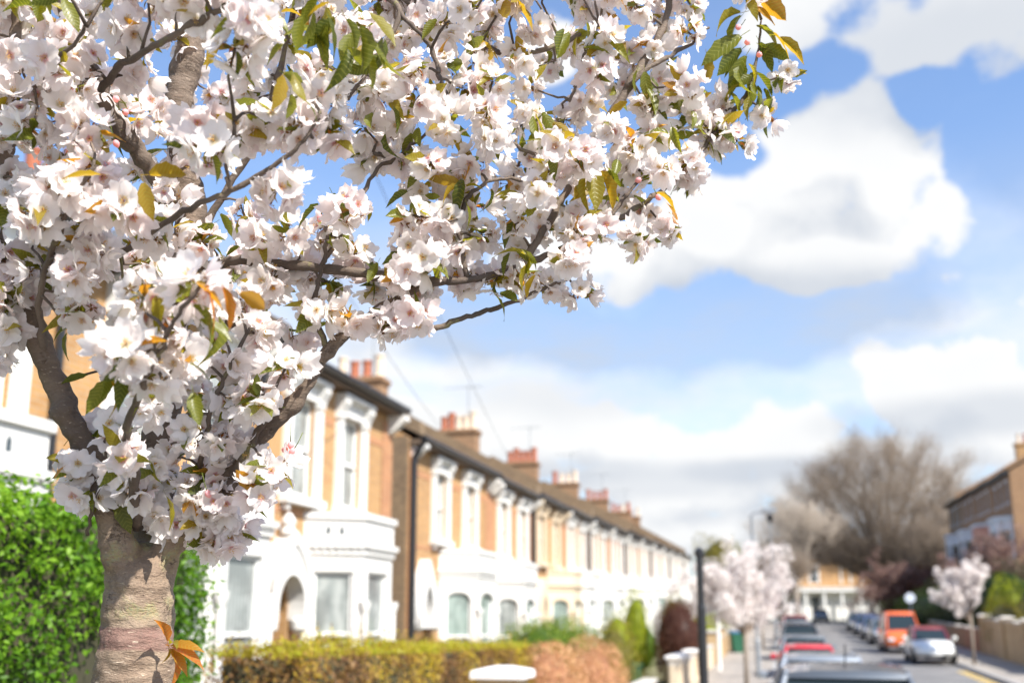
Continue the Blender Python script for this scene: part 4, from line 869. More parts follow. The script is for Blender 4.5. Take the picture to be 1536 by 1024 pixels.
def blossom_tree(name, label, base, H, cr, seed, n=7000, leaf=.055, mat='far_blossom', tall=1.0, zc=.63, trunk_r=.06, mats2='twig_brown'):
    rg = np.random.default_rng(seed); r = random.Random(seed); base = Vector(base); root = empty(name, base, label=label, cat='tree'); mb = MB(); tb = MB(); tips = []
    tz = H*.36; tb.tube([(0, 0, -.2), (0.01, 0, tz*.5), (.02, 0, tz)], [trunk_r*1.15, trunk_r, trunk_r*.9], 8); tb.build('trunk', 'trunk_far', root, True)
    for k in range(26):
        a = r.uniform(0, 6.28); el_ = r.uniform(.35, 1.4); L = cr*r.uniform(.75, 1.15); d = Vector((math.cos(a)*math.cos(el_), math.sin(a)*math.cos(el_), math.sin(el_)*tall))
        p0 = Vector((0, 0, tz*r.uniform(.8, 1.0))); pts = [p0]
        for j in range(6):
            d = (d+Vector((r.gauss(0, .12), r.gauss(0, .12), r.gauss(0, .08)))); pts.append(pts[-1]+d.normalized()*L*1.35*max(1, tall*.8)/6)
            if j > 0: tips.append(pts[-1])
            if r.random() < .7 and j > 0:
                q_ = pts[-1]+Vector((r.gauss(0, 1), r.gauss(0, 1), r.gauss(.1, .6))).normalized()*L*.3; mb.tube([pts[-1], q_], [.012, .006], 4, cap=False); tips.append(q_); tips.append((pts[-1]+q_)/2)
        mb.tube(pts, [trunk_r*.55*(1-.13*j) for j in range(7)], 5, cap=False)
    mb.build('branches', mats2, root, True)
    Tp = np.array([[*t] for t in tips]); sz = rg.uniform(.10, .26, len(Tp))*cr/1.2; idx = rg.integers(0, len(Tp), n)
    d = rg.normal(0, 1, (n, 3)); d /= np.linalg.norm(d, axis=1)[:, None]; P = Tp[idx]+d*(sz[idx]*rg.uniform(.3, 1.05, n)**.6)[:, None]
    v, f, t = leaf_quads(P, d, leaf, .85, .7); o = np_mesh('crown', v, f, mat, root, {'tint': t}, smooth=False); return root
b, u_, s_ = street_pt(1139, 28.5)
blossom_tree('blossom_tree', 'pale pink blossom tree on the left pavement right of the black post', US(-1.1, 27.5, .1), 5.1, 1.45, 3, 30000, .05, tall=1.3)
blossom_tree('blossom_tree', 'slim white blossom tree standing by the white car on the right kerb', US(6.78, 42.0, .1), 5.5, .92, 6, 20000, .055, tall=1.9)
blossom_tree('blossom_tree', 'dusky pink blossom tree in front of the tall right hand houses', US(11.6, 60, 0), 6.6, 2.6, 12, 16000, .10, mat='plum', trunk_r=.1)
blossom_tree('blossom_tree', 'dusky pink blossom tree right of the villa above the blue cars', US(8.4, 84, 0), 5.6, 2.6, 13, 9000, .14, mat='plum', trunk_r=.1)
blossom_tree('blossom_tree', 'second pale blossom tree further along the left pavement', US(-1.2, 52, .1), 4.6, 1.5, 15, 5000, .09)

# ------------------------------------------------------------------ street furniture
def post():
    root = empty('black_post', US(-.70, 8.75, .12), label='slim black metal post with a thicker lower sleeve on the left pavement', cat='post')
    a = MB(); a.lathe([(.030, 0), (.030, 2.32), (.042, 2.33), (.042, 2.37), (.015, 2.40)], n=12); a.build('pole', 'black', root, False)
    b_ = MB(); b_.lathe([(.05, 0), (.048, .05), (.040, .12), (.038, 1.88), (.032, 1.93)], n=12); b_.build('sleeve', 'black', root, False)
post()
def lamp(u, s, H, label, arm):
    root = empty('street_lamp', US(u, s, .1), RZL, label=label, cat='street lamp'); a = MB()
    a.tube([(0, 0, -.1), (0, 0, 1.2), (0, 0, 1.25), (0, 0, H)], [.08, .08, .055, .045], 8); a.build('column', 'grey_metal', root)
    if arm: c = MB(); c.tube([(0, 0, H), (0, -.15, H+.08), (0, -.4, H+.1)], .03, 6); c.build('arm', 'grey_metal', root); h = MB(); h.bbox(-.12, .12, -.8, -.38, H+.06, H+.2, .03); h.build('lamp_head', 'grey_metal', root)
    else: h = MB(); h.lathe([(.05, H), (.16, H+.1), (.2, H+.35), (.12, H+.45), (.02, H+.5)], n=12); h.build('lamp_head', 'black', root)
lamp(-.95, 33.5, 5.2, 'grey street lamp with a short arm rising above the left blossom tree', True)
lamp(-.62, 58, 6.7, 'slender street lamp with a dark round head, right of the left blossom tree', False)
M['bin_green'] = simple('green_plastic', (.02, .10, .055), .4, .1, 8); M['bin_blue'] = simple('blue_plastic', (.05, .15, .28), .4, .1, 8); M['bin_black'] = simple('dark_plastic', (.03, .05, .05), .4, .1, 8)
def wheelie(u, s, lid, label):
    root = empty('wheelie_bin', US(u, s, .02), RZL+.3, label=label, cat='bin', group='wheelie bins by the left garden walls'); b_ = MB()
    lo, hi = [(-.2, -.22), (.2, -.22), (.2, .22), (-.2, .22)], [(-.28, -.30), (.28, -.30), (.28, .30), (-.28, .30)]
    A = [b_.V((x, y, .1)) for x, y in lo]; B = [b_.V((x, y, .98)) for x, y in hi]
    for k in range(4): b_.F([A[k], A[(k+1) % 4], B[(k+1) % 4], B[k]])
    b_.F(A[::-1]); b_.F(B); b_.box(-.3, .3, .302, .38, .9, .96); b_.build('bin_body', 'bin_green', root)
    l = MB(); l.prismx([(-.33, .985), (.36, .985), (.34, 1.09), (-.1, 1.10), (-.32, 1.03)], -.31, .31); l.build('lid', lid, root)
    for sg in (-1, 1): wl = MB(); wl.tube([(sg*.24, .24, .1), (sg*.30, .24, .1)], .1, 12); wl.build('wheel', 'black', root)
wheelie(-2.3, 49, 'bin_blue', 'green wheelie bin with a blue lid standing on the left pavement below the lime hedge')
wheelie(-3.6, 21.6, 'bin_green', 'dark green wheelie bin behind the olive shrub')
wheelie(-3.5, 22.6, 'bin_green', 'green wheelie bin beside the white gate post')
wheelie(-4.2, 23.6, 'bin_blue', 'wheelie bin with a blue lid left of the maroon bush')
r_ = empty('white_post', US(-2.35, 36.5, .12), label='pale slim pole standing in front of the lime green hedge', cat='post'); a = MB(); a.lathe([(.06, 0), (.055, 2.4), (.03, 2.45)], n=10); a.build('pole', 'capwhite', r_)
r_ = empty('road_sign', US(6.68, 60, .12), RZL, label='round pale road sign on a grey post above the right pavement behind the orange van', cat='road sign'); a = MB(); a.lathe([(.04, 0), (.038, 2.75)], n=8); a.build('pole', 'grey_metal', r_)
a = MB(); a.tube([(-.05, 0, 2.45), (-.08, 0, 2.45)], .27, 20); a.build('sign_plate', 'bluegrey', r_)
# telephone wires from a pole outside the frame to the roofs
def wire(p0, p1, sag, label):
    pts = [p0.lerp(p1, k/16)-Vector((0, 0, sag*4*(k/16)*(1-k/16))) for k in range(17)]; mb = MB(); c = p0
    mb.tube([p-c for p in pts], .006, 5); o = mb.build('telephone_wire', 'black', None, loc=c); tag(o, label, 'wire', 'overhead wires')
wire(PX(500, 120, 12), PX(765, 690, 30), .15, 'thin overhead wire running down the sky right of the branches')
wire(PX(450, 330, 11), PX(660, 640, 27), .1, 'thin overhead wire ending near the tall pale chimney pots')

# ------------------------------------------------------------------ cars
def carpaint(name, col, rough=.25, metal=.0):
    m, t = newmat(name); oc = t.new('ShaderNodeTexCoord', out=3); n = t.noise(oc, 3, 4)
    finish(t, pr(t, t.mix(t.ss(n, .4, .8, 0, .12), col, (.25, .22, .2)), rough, **{'Metallic': metal, 'Coat Weight': .8, 'Coat Roughness': .05})); M[name] = m
carpaint('paint_silver', (.13, .15, .175), .3, .4); carpaint('paint_lightsilver', (.32, .36, .41), .3, .4); carpaint('paint_red', (.55, .04, .06)); carpaint('paint_grey', (.20, .23, .26), .3, .4)
carpaint('paint_white', (.78, .79, .76)); carpaint('paint_orange', (.72, .13, .02)); carpaint('paint_blue', (.04, .07, .16)); carpaint('paint_dark', (.02, .025, .035)); carpaint('paint_maroon', (.22, .03, .035))
M['carglass'] = simple('car_glass', (.02, .03, .035), .06, .05, 3, **{'Specular IOR Level': .35})
M['tyre'] = simple('tyre_rubber', (.02, .02, .02), .8, .1, 20); M['rim'] = simple('alloy', (.45, .46, .47), .35, .1, 9, Metallic=.8)
M['lens_red'] = simple('red_lens', (.45, .02, .02), .15, .1, 9); M['lens_clear'] = simple('headlamp_lens', (.6, .62, .64), .1, .1, 9); M['plate_y'] = simple('yellow_plate', (.7, .55, .08), .5, .05, 9); M['plate_w'] = simple('white_plate', (.75, .75, .72), .5, .05, 9)
# profile stations: (x from rear, width half, z bottom, z belt, roof-half-width, z roof) ; glass between belt and roof
def car(label, u, s, face, paint, L=4.1, Wd=1.74, H=1.46, kind='hatch', roofmat=None, aerial=False, cat='car', group=None):
    root = empty('parked_van' if kind == 'van' else 'parked_car', US(u, s, 0), RZL+(math.pi if face < 0 else 0)+R(random.uniform(-.8, .8)), label=label, cat=cat, group=group)
    hw = Wd/2
    if kind == 'van':
        sta = [(0, .93, .30, .98, 0), (.04, .98, .24, 1.05, 1), (.5, 1, .22, 1.10, 1), (2.2, 1, .22, 1.10, 1), (2.95, 1, .22, 1.08, 1), (3.35, .99, .22, 1.05, 0), (3.9, .96, .25, .93, 0), (4.1, .84, .33, .66, 0)]
        roof = [(.10, .98), (.35, 1.0), (1.6, 1.0), (2.45, .985)]; rb, rf_ = .02, 3.35
    else:
        sta = [(0, .86, .42, .80, 0), (.08, .94, .30, .93, 1), (.6, 1, .20, .96, 1), (1.6, 1, .19, .94, 1), (2.7, .99, .19, .92, 1), (3.05, .98, .20, .90, 0), (3.65, .93, .24, .78, 0), (4.0, .80, .32, .60, 0), (4.1, .66, .38, .50, 0)]
        roof = [(.52, .965), (.95, .995), (1.5, 1.0), (2.15, .965)]; rb, rf_ = .10, 3.02
    k = L/4.1; X = lambda x: (x-2.05)*k
    mb = MB(); rings = []
    for (x, wf, zb, zt, _) in sta:
        w_ = hw*wf; rings.append([mb.V((X(x), y, z)) for y, z in [(-w_*.90, zb), (-w_*.99, zb+.12), (-w_, (zb+zt)/2), (-w_*.97, zt-.08), (-w_*.90, zt), (-w_*.45, zt+.035), (w_*.45, zt+.035), (w_*.90, zt), (w_*.97, zt-.08), (w_, (zb+zt)/2), (w_*.99, zb+.12), (w_*.90, zb)]])
    n = 12
    for r0, r1 in zip(rings, rings[1:]):
        for j in range(n): mb.F([r0[j], r0[(j+1) % n], r1[(j+1) % n], r1[j]])
    mb.F(rings[0][::-1]); mb.F(rings[-1])
    body = mb.build('body', paint, root, True)
    mod = body.modifiers.new('s', 'SUBSURF'); mod.levels = 1; mod.render_levels = 1
    # cabin glass volume: belt polygon to roof polygon
    belt = hw*.90; rw = hw*.70; rz_ = H
    zb_ = sta[2][3]-.02
    gx = [rb, rf_]; cab = MB(); 
    lower = [(X(rb), -belt*.93, zb_), (X(rb+.35), -belt, zb_), (X(rf_-.5), -belt, zb_), (X(rf_), -belt*.86, zb_-.03), (X(rf_), belt*.86, zb_-.03), (X(rf_-.5), belt, zb_), (X(rb+.35), belt, zb_), (X(rb), belt*.93, zb_)]
    r0x, r1x = roof[0][0], roof[-1][0]; zr = H-.035
    upper = [(X(r0x), -rw*.94, zr-.02), (X(r0x+.25), -rw, zr), (X(r1x-.3), -rw, zr), (X(r1x), -rw*.93, zr-.03), (X(r1x), rw*.93, zr-.03), (X(r1x-.3), rw, zr), (X(r0x+.25), rw, zr), (X(r0x), rw*.94, zr-.02)]
    a = [cab.V(p) for p in lower]; b_ = [cab.V(p) for p in upper]
    for j in range(8): cab.F([a[j], a[(j+1) % 8], b_[(j+1) % 8], b_[j]])
    cab.build('windows', 'carglass', root)
    # roof skin and pillars
    rf = MB(); rr = []
    for (x, zf) in [(r0x-.08, .975)]+roof+[(r1x+.10, .955)]:
        z = H*zf if kind != 'van' else H*zf; w_ = rw*(1.03 if x not in (r0x-.10, r1x+.10) else .98)
        rr.append([rf.V((X(x), y, z2)) for y, z2 in [(-w_, z-.06), (-w_*.97, z-.01), (-w_*.5, z+.02), (w_*.5, z+.02), (w_*.97, z-.01), (w_, z-.06)]])
    for q0, q1 in zip(rr, rr[1:]):
        for j in range(5): rf.F([q0[j], q0[j+1], q1[j+1], q1[j]])
    for q_ in (rr[0][::-1], rr[-1]): rf.F(q_)
    rf.F([rr[0][0], rr[0][5]]+[rr[-1][5], rr[-1][0]])
    ro = rf.build('roof', roofmat or paint, root, True)
    for sg in (-1, 1):
        for (xa, xb, ya) in ((rb+.02, r0x-.02, .93), (rf_-.02, r1x+.04, .87), ((rb+rf_)/2-.25, (r0x+r1x)/2-.05, 1.0)):
            pl = MB(); pl.tube([(X(xa), sg*belt*ya, zb_), (X(xb), sg*rw*(.95 if ya < 1 else 1.0), zr)], [.045, .035], 6); pl.build('window_pillar', roofmat or paint, root)
    for x in (.72, 3.30):
        for sg in (-1, 1):
            wl = MB(); prof = [(.31, 0), (.325, .04), (.325, .17), (.30, .20)]
            wl.lathe([(.20, .0), (.30, .0), (.325, .03), (.325, .17), (.30, .20), (.20, .20)], n=20); wl.v = [(v[0]+X(x), sg*(hw*1.0-.19+(v[2])), v[1]+.325) for v in wl.v]
            wo_ = wl.build('wheel', 'tyre', root, False); rm = MB(); rm.lathe([(.05, .205), (.2, .202), (.2, .19), (.05, .18)], n=14); rm.v = [(v[0]+X(x), sg*(hw-.19+v[2]), v[1]+.325) for v in rm.v]; rm.build('rim', 'rim', wo_)
    for sg in (-1, 1):
        zl = .78 if kind != 'van' else .85
        t_ = MB(); t_.bbox(X(0)-.01, X(.10), min(sg*hw*.93, sg*hw*.66), max(sg*hw*.93, sg*hw*.66), zl-.12, zl+.10, .02); t_.build('tail_light', 'lens_red', root)
        xf = 3.86 if kind != 'van' else 3.98; t_ = MB(); t_.bbox(X(xf-.08), X(xf+.10), min(sg*hw*.84, sg*hw*.52), max(sg*hw*.84, sg*hw*.52), .56, .70, .02); t_.build('headlight', 'lens_clear', root)
        mi_ = MB(); mi_.bbox(X(rf_-.62), X(rf_-.50), min(sg*(hw+.02), sg*(hw+.19)), max(sg*(hw+.02), sg*(hw+.19)), .93, 1.07, .03); mi_.build('wing_mirror', paint, root)
    pb = MB(); pb.box(X(0)-.025, X(0)-.005, -.26, .26, .55, .66); pb.build('number_plate', 'plate_y', root)
    pf = MB(); pf.box(X(4.1)+.005, X(4.1)+.022, -.26, .26, .36, .47); pf.build('number_plate', 'plate_w', root)
    gr = MB(); gr.box(X(4.08), X(4.1)+.003, -.40, .40, .22, .35); gr.build('grille', 'black', root)
    if aerial: ae = MB(); ae.tube([(X(r0x+.1), 0, H), (X(r0x-.18), 0, H+.24)], .008, 5); ae.build('aerial', 'black', root)
    return root
GL = 'cars parked along the left kerb'; GR_ = 'vehicles parked along the right kerb'
car('nearest parked grey silver car with a roof aerial, seen from behind above its rear window', .55, 12.4, 1, 'paint_silver', H=1.47, aerial=True, group=GL, roofmat='paint_silver')
car('light silver car parked in front of the nearest silver car', .52, 19.2, 1, 'paint_lightsilver', H=1.43, group=GL)
car('red car parked third along the left kerb', .50, 29.5, 1, 'paint_red', L=3.8, Wd=1.62, H=1.36, group=GL)
car('pale silver hatchback parked beyond the red car', .50, 35.5, 1, 'paint_grey', H=1.42, group=GL)
car('dark car parked beyond the pale silver hatchback', .48, 45, 1, 'paint_dark', H=1.55, group=GL)
car('grey car parked far along the left kerb', .48, 53, 1, 'paint_grey', H=1.5, group=GL)
car('maroon car parked furthest along the left kerb', .48, 62, 1, 'paint_maroon', H=1.6, group=GL)
car('small rounded white car with a dark red roof facing the camera on the right kerb', 5.6, 45.0, -1, 'paint_white', L=3.7, Wd=1.68, H=1.46, roofmat='paint_maroon', group=GR_)
car('orange van facing the camera behind the white car', 5.32, 53.0, -1, 'paint_orange', L=4.3, Wd=1.82, H=1.92, kind='van', cat='van', group=GR_)
car('blue grey car parked right behind the orange van', 5.3, 60.5, -1, 'paint_grey', group=GR_)
car('dark blue car parked second behind the orange van', 5.3, 67, -1, 'paint_blue', group=GR_)
car('dark blue car parked third behind the orange van', 5.3, 74, -1, 'paint_blue', group=GR_)
car('silver car parked fourth behind the orange van', 5.3, 81.5, -1, 'paint_silver', group=GR_)
car('dark car parked across the end of the street before the villa', 3.6, 116, -1, 'paint_dark', group=GR_)

# ------------------------------------------------------------------ the cherry tree in front
cherry = empty('cherry_tree', (PX(202, 900, 2.0).x, PX(202, 900, 2.0).y, .1), label='flowering cherry tree with white blossom and peeling bark filling the left foreground', cat='tree')
CB = cherry.location.copy()
def catmull(pts, sub=6):
    P = np.array([[*p] for p in pts], float); P = np.vstack([2*P[0]-P[1], P, 2*P[-1]-P[-2]]); out = []
    for i in range(1, len(P)-2):
        for k in range(sub):
            t = k/sub; out.append(.5*((2*P[i])+(-P[i-1]+P[i+1])*t+(2*P[i-1]-5*P[i]+4*P[i+1]-P[i+2])*t*t+(-P[i-1]+3*P[i]-3*P[i+1]+P[i+2])*t**3))
    out.append(P[-2]); return np.array(out)
# (px, py, depth, radius in px)
TR = [(200, 1024, 1.97, 56), (204, 960, 1.98, 55), (208, 900, 1.99, 53), (214, 850, 2.0, 50)]
LIMBS = {
 'L1': [(188, 850, 1.97, 30), (166, 775, 1.95, 22), (140, 705, 1.94, 20), (112, 640, 1.93, 20), (97, 608, 1.93, 22), (72, 545, 1.92, 18), (38, 475, 1.9, 18), (8, 410, 1.88, 17), (-8, 330, 1.86, 14), (5, 240, 1.85, 13), (15, 150, 1.84, 13), (22, 60, 1.84, 13), (30, -30, 1.84, 12)],
 'L2': [(222, 850, 2.04, 30), (232, 770, 2.07, 26), (238, 680, 2.10, 27), (250, 560, 2.12, 26), (264, 440, 2.13, 25), (283, 370, 2.14, 23), (285, 300, 2.15, 22), (272, 220, 2.16, 21), (268, 150, 2.18, 20), (288, 60, 2.2, 19), (296, -40, 2.22, 18)],
 'L4': [(236, 860, 2.0, 28), (256, 815, 2.0, 21), (300, 768, 1.99, 17), (345, 715, 1.98, 16), (395, 652, 1.97, 15), (450, 590, 1.97, 15), (492, 525, 1.97, 14), (530, 490, 1.97, 12), (575, 462, 1.97, 12), (625, 432, 1.97, 9), (680, 420, 1.97, 7)]}
BR = {
 'L3': [(262, 300, 2.13, 17), (232, 262, 2.08, 14), (205, 225, 2.04, 15), (170, 175, 1.99, 15), (140, 110, 1.95, 14), (108, 50, 1.9, 11), (90, -20, 1.88, 9)],
 'L5': [(285, 410, 2.11, 13), (312, 400, 2.06, 9), (352, 390, 2.02, 9), (410, 396, 1.99, 9), (480, 402, 1.97, 8), (560, 412, 1.96, 8), (640, 420, 1.96, 7), (700, 420, 1.97, 6.5), (760, 405, 2.0, 6), (830, 378, 2.03, 5.5), (900, 345, 2.06, 5), (960, 308, 2.1, 4.5), (1010, 270, 2.14, 4.5), (1050, 225, 2.17, 4), (1085, 185, 2.2, 4), (1118, 142, 2.22, 4), (1135, 90, 2.24, 2.5), (1142, 30, 2.25, 1.5)],
 'L6': [(180, 380, 1.85, 5), (275, 318, 1.66, 5), (345, 287, 1.64, 5), (400, 255, 1.63, 4.5), (450, 218, 1.62, 3.5), (480, 170, 1.61, 2.5)],
 'L6b': [(345, 287, 1.64, 4), (342, 240, 1.62, 3.5), (352, 180, 1.6, 3)],
 'L7': [(150, 135, 1.8, 7), (185, 95, 1.72, 6), (240, 65, 1.66, 6), (290, 38, 1.63, 5.5), (350, 5, 1.6, 5), (400, -30, 1.58, 4)],
 'L8': [(600, 20, 2.0, 4), (635, 55, 1.98, 4), (655, 95, 1.97, 4), (668, 140, 1.97, 4), (700, 170, 1.98, 4), (740, 198, 1.99, 3.5), (790, 228, 2.0, 3), (835, 240, 2.02, 2.5)],
 'L8b': [(560, -20, 2.05, 6), (600, 20, 2.0, 5), (560, 90, 1.98, 4), (520, 150, 1.97, 3.5)],
 'L9': [(780, 400, 1.99, 6), (830, 320, 2.05, 6.5), (880, 235, 2.1, 7), (930, 150, 2.15, 7.5), (965, 95, 2.18, 7), (995, 40, 2.2, 6), (1010, -20, 2.22, 5)],
 'L9b': [(940, 130, 2.15, 4.5), (985, 95, 2.16, 4), (1030, 70, 2.18, 3), (1065, 40, 2.2, 2)],
 'L10': [(480, 400, 1.97, 5), (530, 320, 1.98, 4), (560, 262, 2.0, 3.5), (610, 225, 2.02, 3), (650, 190, 2.02, 2.5)],
 'L10b': [(560, 228, 2.0, 3), (600, 240, 2.02, 3), (650, 250, 2.02, 2.5), (690, 250, 2.03, 2)],
 'L11': [(880, 372, 2.06, 3.5), (910, 335, 2.08, 3), (940, 292, 2.1, 3), (985, 240, 2.12, 2.5)],
 'L12': [(575, 500, 1.98, 6), (620, 500, 2.0, 5), (655, 492, 2.0, 5), (700, 475, 2.0, 4.5), (745, 462, 2.02, 4), (800, 440, 2.03, 3), (850, 420, 2.05, 2.5)],
 'L13': [(335, 755, 1.97, 8), (352, 710, 1.95, 7), (368, 680, 1.94, 7), (390, 640, 1.92, 6), (410, 590, 1.9, 4)],
 'L14': [(205, 790, 1.97, 9), (200, 700, 1.82, 8), (190, 640, 1.68, 7), (212, 580, 1.55, 6), (235, 535, 1.48, 5), (262, 480, 1.45, 4), (300, 430, 1.43, 3)],
 'L15': [(72, 545, 1.92, 7), (60, 480, 1.86, 6), (62, 420, 1.8, 5), (85, 360, 1.74, 5), (110, 300, 1.7, 4), (140, 250, 1.67, 4)],
 'L16': [(283, 370, 2.13, 8), (330, 300, 2.12, 6), (390, 200, 2.1, 6), (420, 100, 2.08, 5), (440, 20, 2.06, 5), (450, -40, 2.05, 4)],
 'L17': [(700, 420, 1.97, 5), (690, 350, 1.96, 4), (700, 300, 1.96, 4), (740, 270, 1.97, 3), (800, 270, 1.98, 3), (860, 260, 2.0, 2)],
 'L18': [(560, -20, 2.05, 6), (680, 40, 2.08, 5), (760, 80, 2.1, 4), (830, 70, 2.12, 4), (900, 40, 2.14, 3)],
 'L19': [(855, 150, 2.1, 2.5), (868, 110, 2.1, 2.8), (878, 75, 2.1, 2.5)],
 'L20': [(492, 525, 1.97, 6), (470, 470, 1.96, 4), (475, 430, 1.95, 4), (490, 370, 1.95, 4), (488, 320, 1.95, 3)],
 'L21': [(130, 800, 1.95, 3), (140, 760, 1.9, 3), (160, 700, 1.88, 3)],
 'L22': [(305, 765, 1.99, 6), (300, 700, 1.95, 5), (310, 640, 1.92, 4), (330, 580, 1.9, 4), (370, 500, 1.9, 3)],
 'L23': [(15, 150, 1.84, 5), (50, 130, 1.75, 4), (90, 90, 1.68, 4), (130, 40, 1.65, 3)],
}
samp = []     # (px, py, depth) of every branch point, for hanging clusters
def curve_of(lst, sub=6, wob=.0):
    c = catmull(lst, sub); pts = [PX(a, b, d) for a, b, d, r in c]; rr = [max(.0012, r*d/FPX*(1 if lst is TR or r > 15 else .86)) for a, b, d, r in c]; return c, pts, rr
# trunk and main limbs fused into one skin
mb = MB(); c, pts, rr = curve_of(TR)
gp = [Vector((CB.x, CB.y, -.1)), Vector((CB.x, CB.y, .25)), Vector((CB.x+.005, CB.y, .8)), Vector((CB.x, CB.y, 1.3))]
mb.tube([*gp, *pts], [.115, .092, .082, .078, *rr], 24)
for k in LIMBS:
    c, pts, rr = curve_of(LIMBS[k]); mb.tube(pts, rr, 16)
    for p in c[6:]: samp.append((p[0], p[1], p[2], p[3]))
kn = PX(96, 615, 1.92)   # knot on the left limb, swelling under the fork
def blob(c, r, sq=(1, 1, 1)):
    nu, nv = 12, 8; ix = [[mb.V((c[0]+r*sq[0]*math.sin(math.pi*i/nv)*math.cos(2*math.pi*j/nu), c[1]+r*sq[1]*math.sin(math.pi*i/nv)*math.sin(2*math.pi*j/nu), c[2]-r*sq[2]*math.cos(math.pi*i/nv))) for j in range(nu)] for i in range(nv+1)]
    for i in range(nv):
        for j in range(nu): mb.F([ix[i][j], ix[i][(j+1) % nu], ix[i+1][(j+1) % nu], ix[i+1][j]])
blob(kn, .031); blob(PX(198, 868, 1.955), .036, (1, 1, 1.25)); blob(PX(228, 872, 1.972), .040, (.9, 1, 1.4)); blob(PX(172, 882, 1.97), .024, (1, 1, 1.6)); blob(PX(213, 845, 2.0), .045, (1, .9, 1))
me = bpy.data.meshes.new('t'); me.from_pydata(mb.v, [], mb.f); tmp = bpy.data.objects.new('tmp_trunk', me); C.objects.link(tmp)
rm = tmp.modifiers.new('r', 'REMESH'); rm.mode = 'VOXEL'; rm.voxel_size = .0045; sm = tmp.modifiers.new('s', 'SMOOTH'); sm.iterations = 8; sm.factor = .6
dg = bpy.context.evaluated_depsgraph_get(); me2 = bpy.data.meshes.new_from_object(tmp.evaluated_get(dg)); bpy.data.objects.remove(tmp)
n = len(me2.vertices); co = np.empty(n*3, np.float32); me2.vertices.foreach_get('co', co); co = co.reshape(-1, 3); no = np.empty(n*3, np.float32); me2.vertices.foreach_get('normal', no); no = no.reshape(-1, 3)
Q = co*np.array([1, 1, 2.6]); dsp = lumpy(Q, .0034, 42, 2)+lumpy(co*np.array([1, 1, 3]), .0010, 95, 4)+lumpy(co, .004, 17, 6)
wob = lumpy(co, .006, 25, 8); ridge = np.abs(np.sin(co[:, 2]*330+wob*900+lumpy(co, 3, 30, 9)))**3*.0012*np.clip((co[:, 2]-1.835)/.04, 0, 1)*np.clip((1.99-co[:, 2])/.05, 0, 1)
co += no*(dsp+ridge)[:, None]; co -= np.array(CB); me2.vertices.foreach_set('co', co.ravel().astype(np.float32)); me2.polygons.foreach_set('use_smooth', [True]*len(me2.polygons))
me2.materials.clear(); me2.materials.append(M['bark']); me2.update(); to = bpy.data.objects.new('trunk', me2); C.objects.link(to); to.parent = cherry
def local(mbx): mbx.v = [tuple(Vector(v)-CB) for v in mbx.v]; return mbx
for k in BR:
    c, pts, rr = curve_of(BR[k]); rnd = random.Random(hash(k) % 1000 if False else len(k)*7+int(k.strip('Lb'))); mb = MB()
    rr = [r*(1+rnd.uniform(-.10, .16)*(1+(i % 5 == 0))) for i, r in enumerate(rr)]
    pts = [p+Vector((rnd.gauss(0, .0018), rnd.gauss(0, .0018), rnd.gauss(0, .0018))) for p in pts]
    mb.tube(pts, rr, 10); local(mb).build('branch', 'bark_fine', cherry, True)
    for p in c: samp.append((p[0], p[1], p[2], p[3]))
samp = np.array(samp)

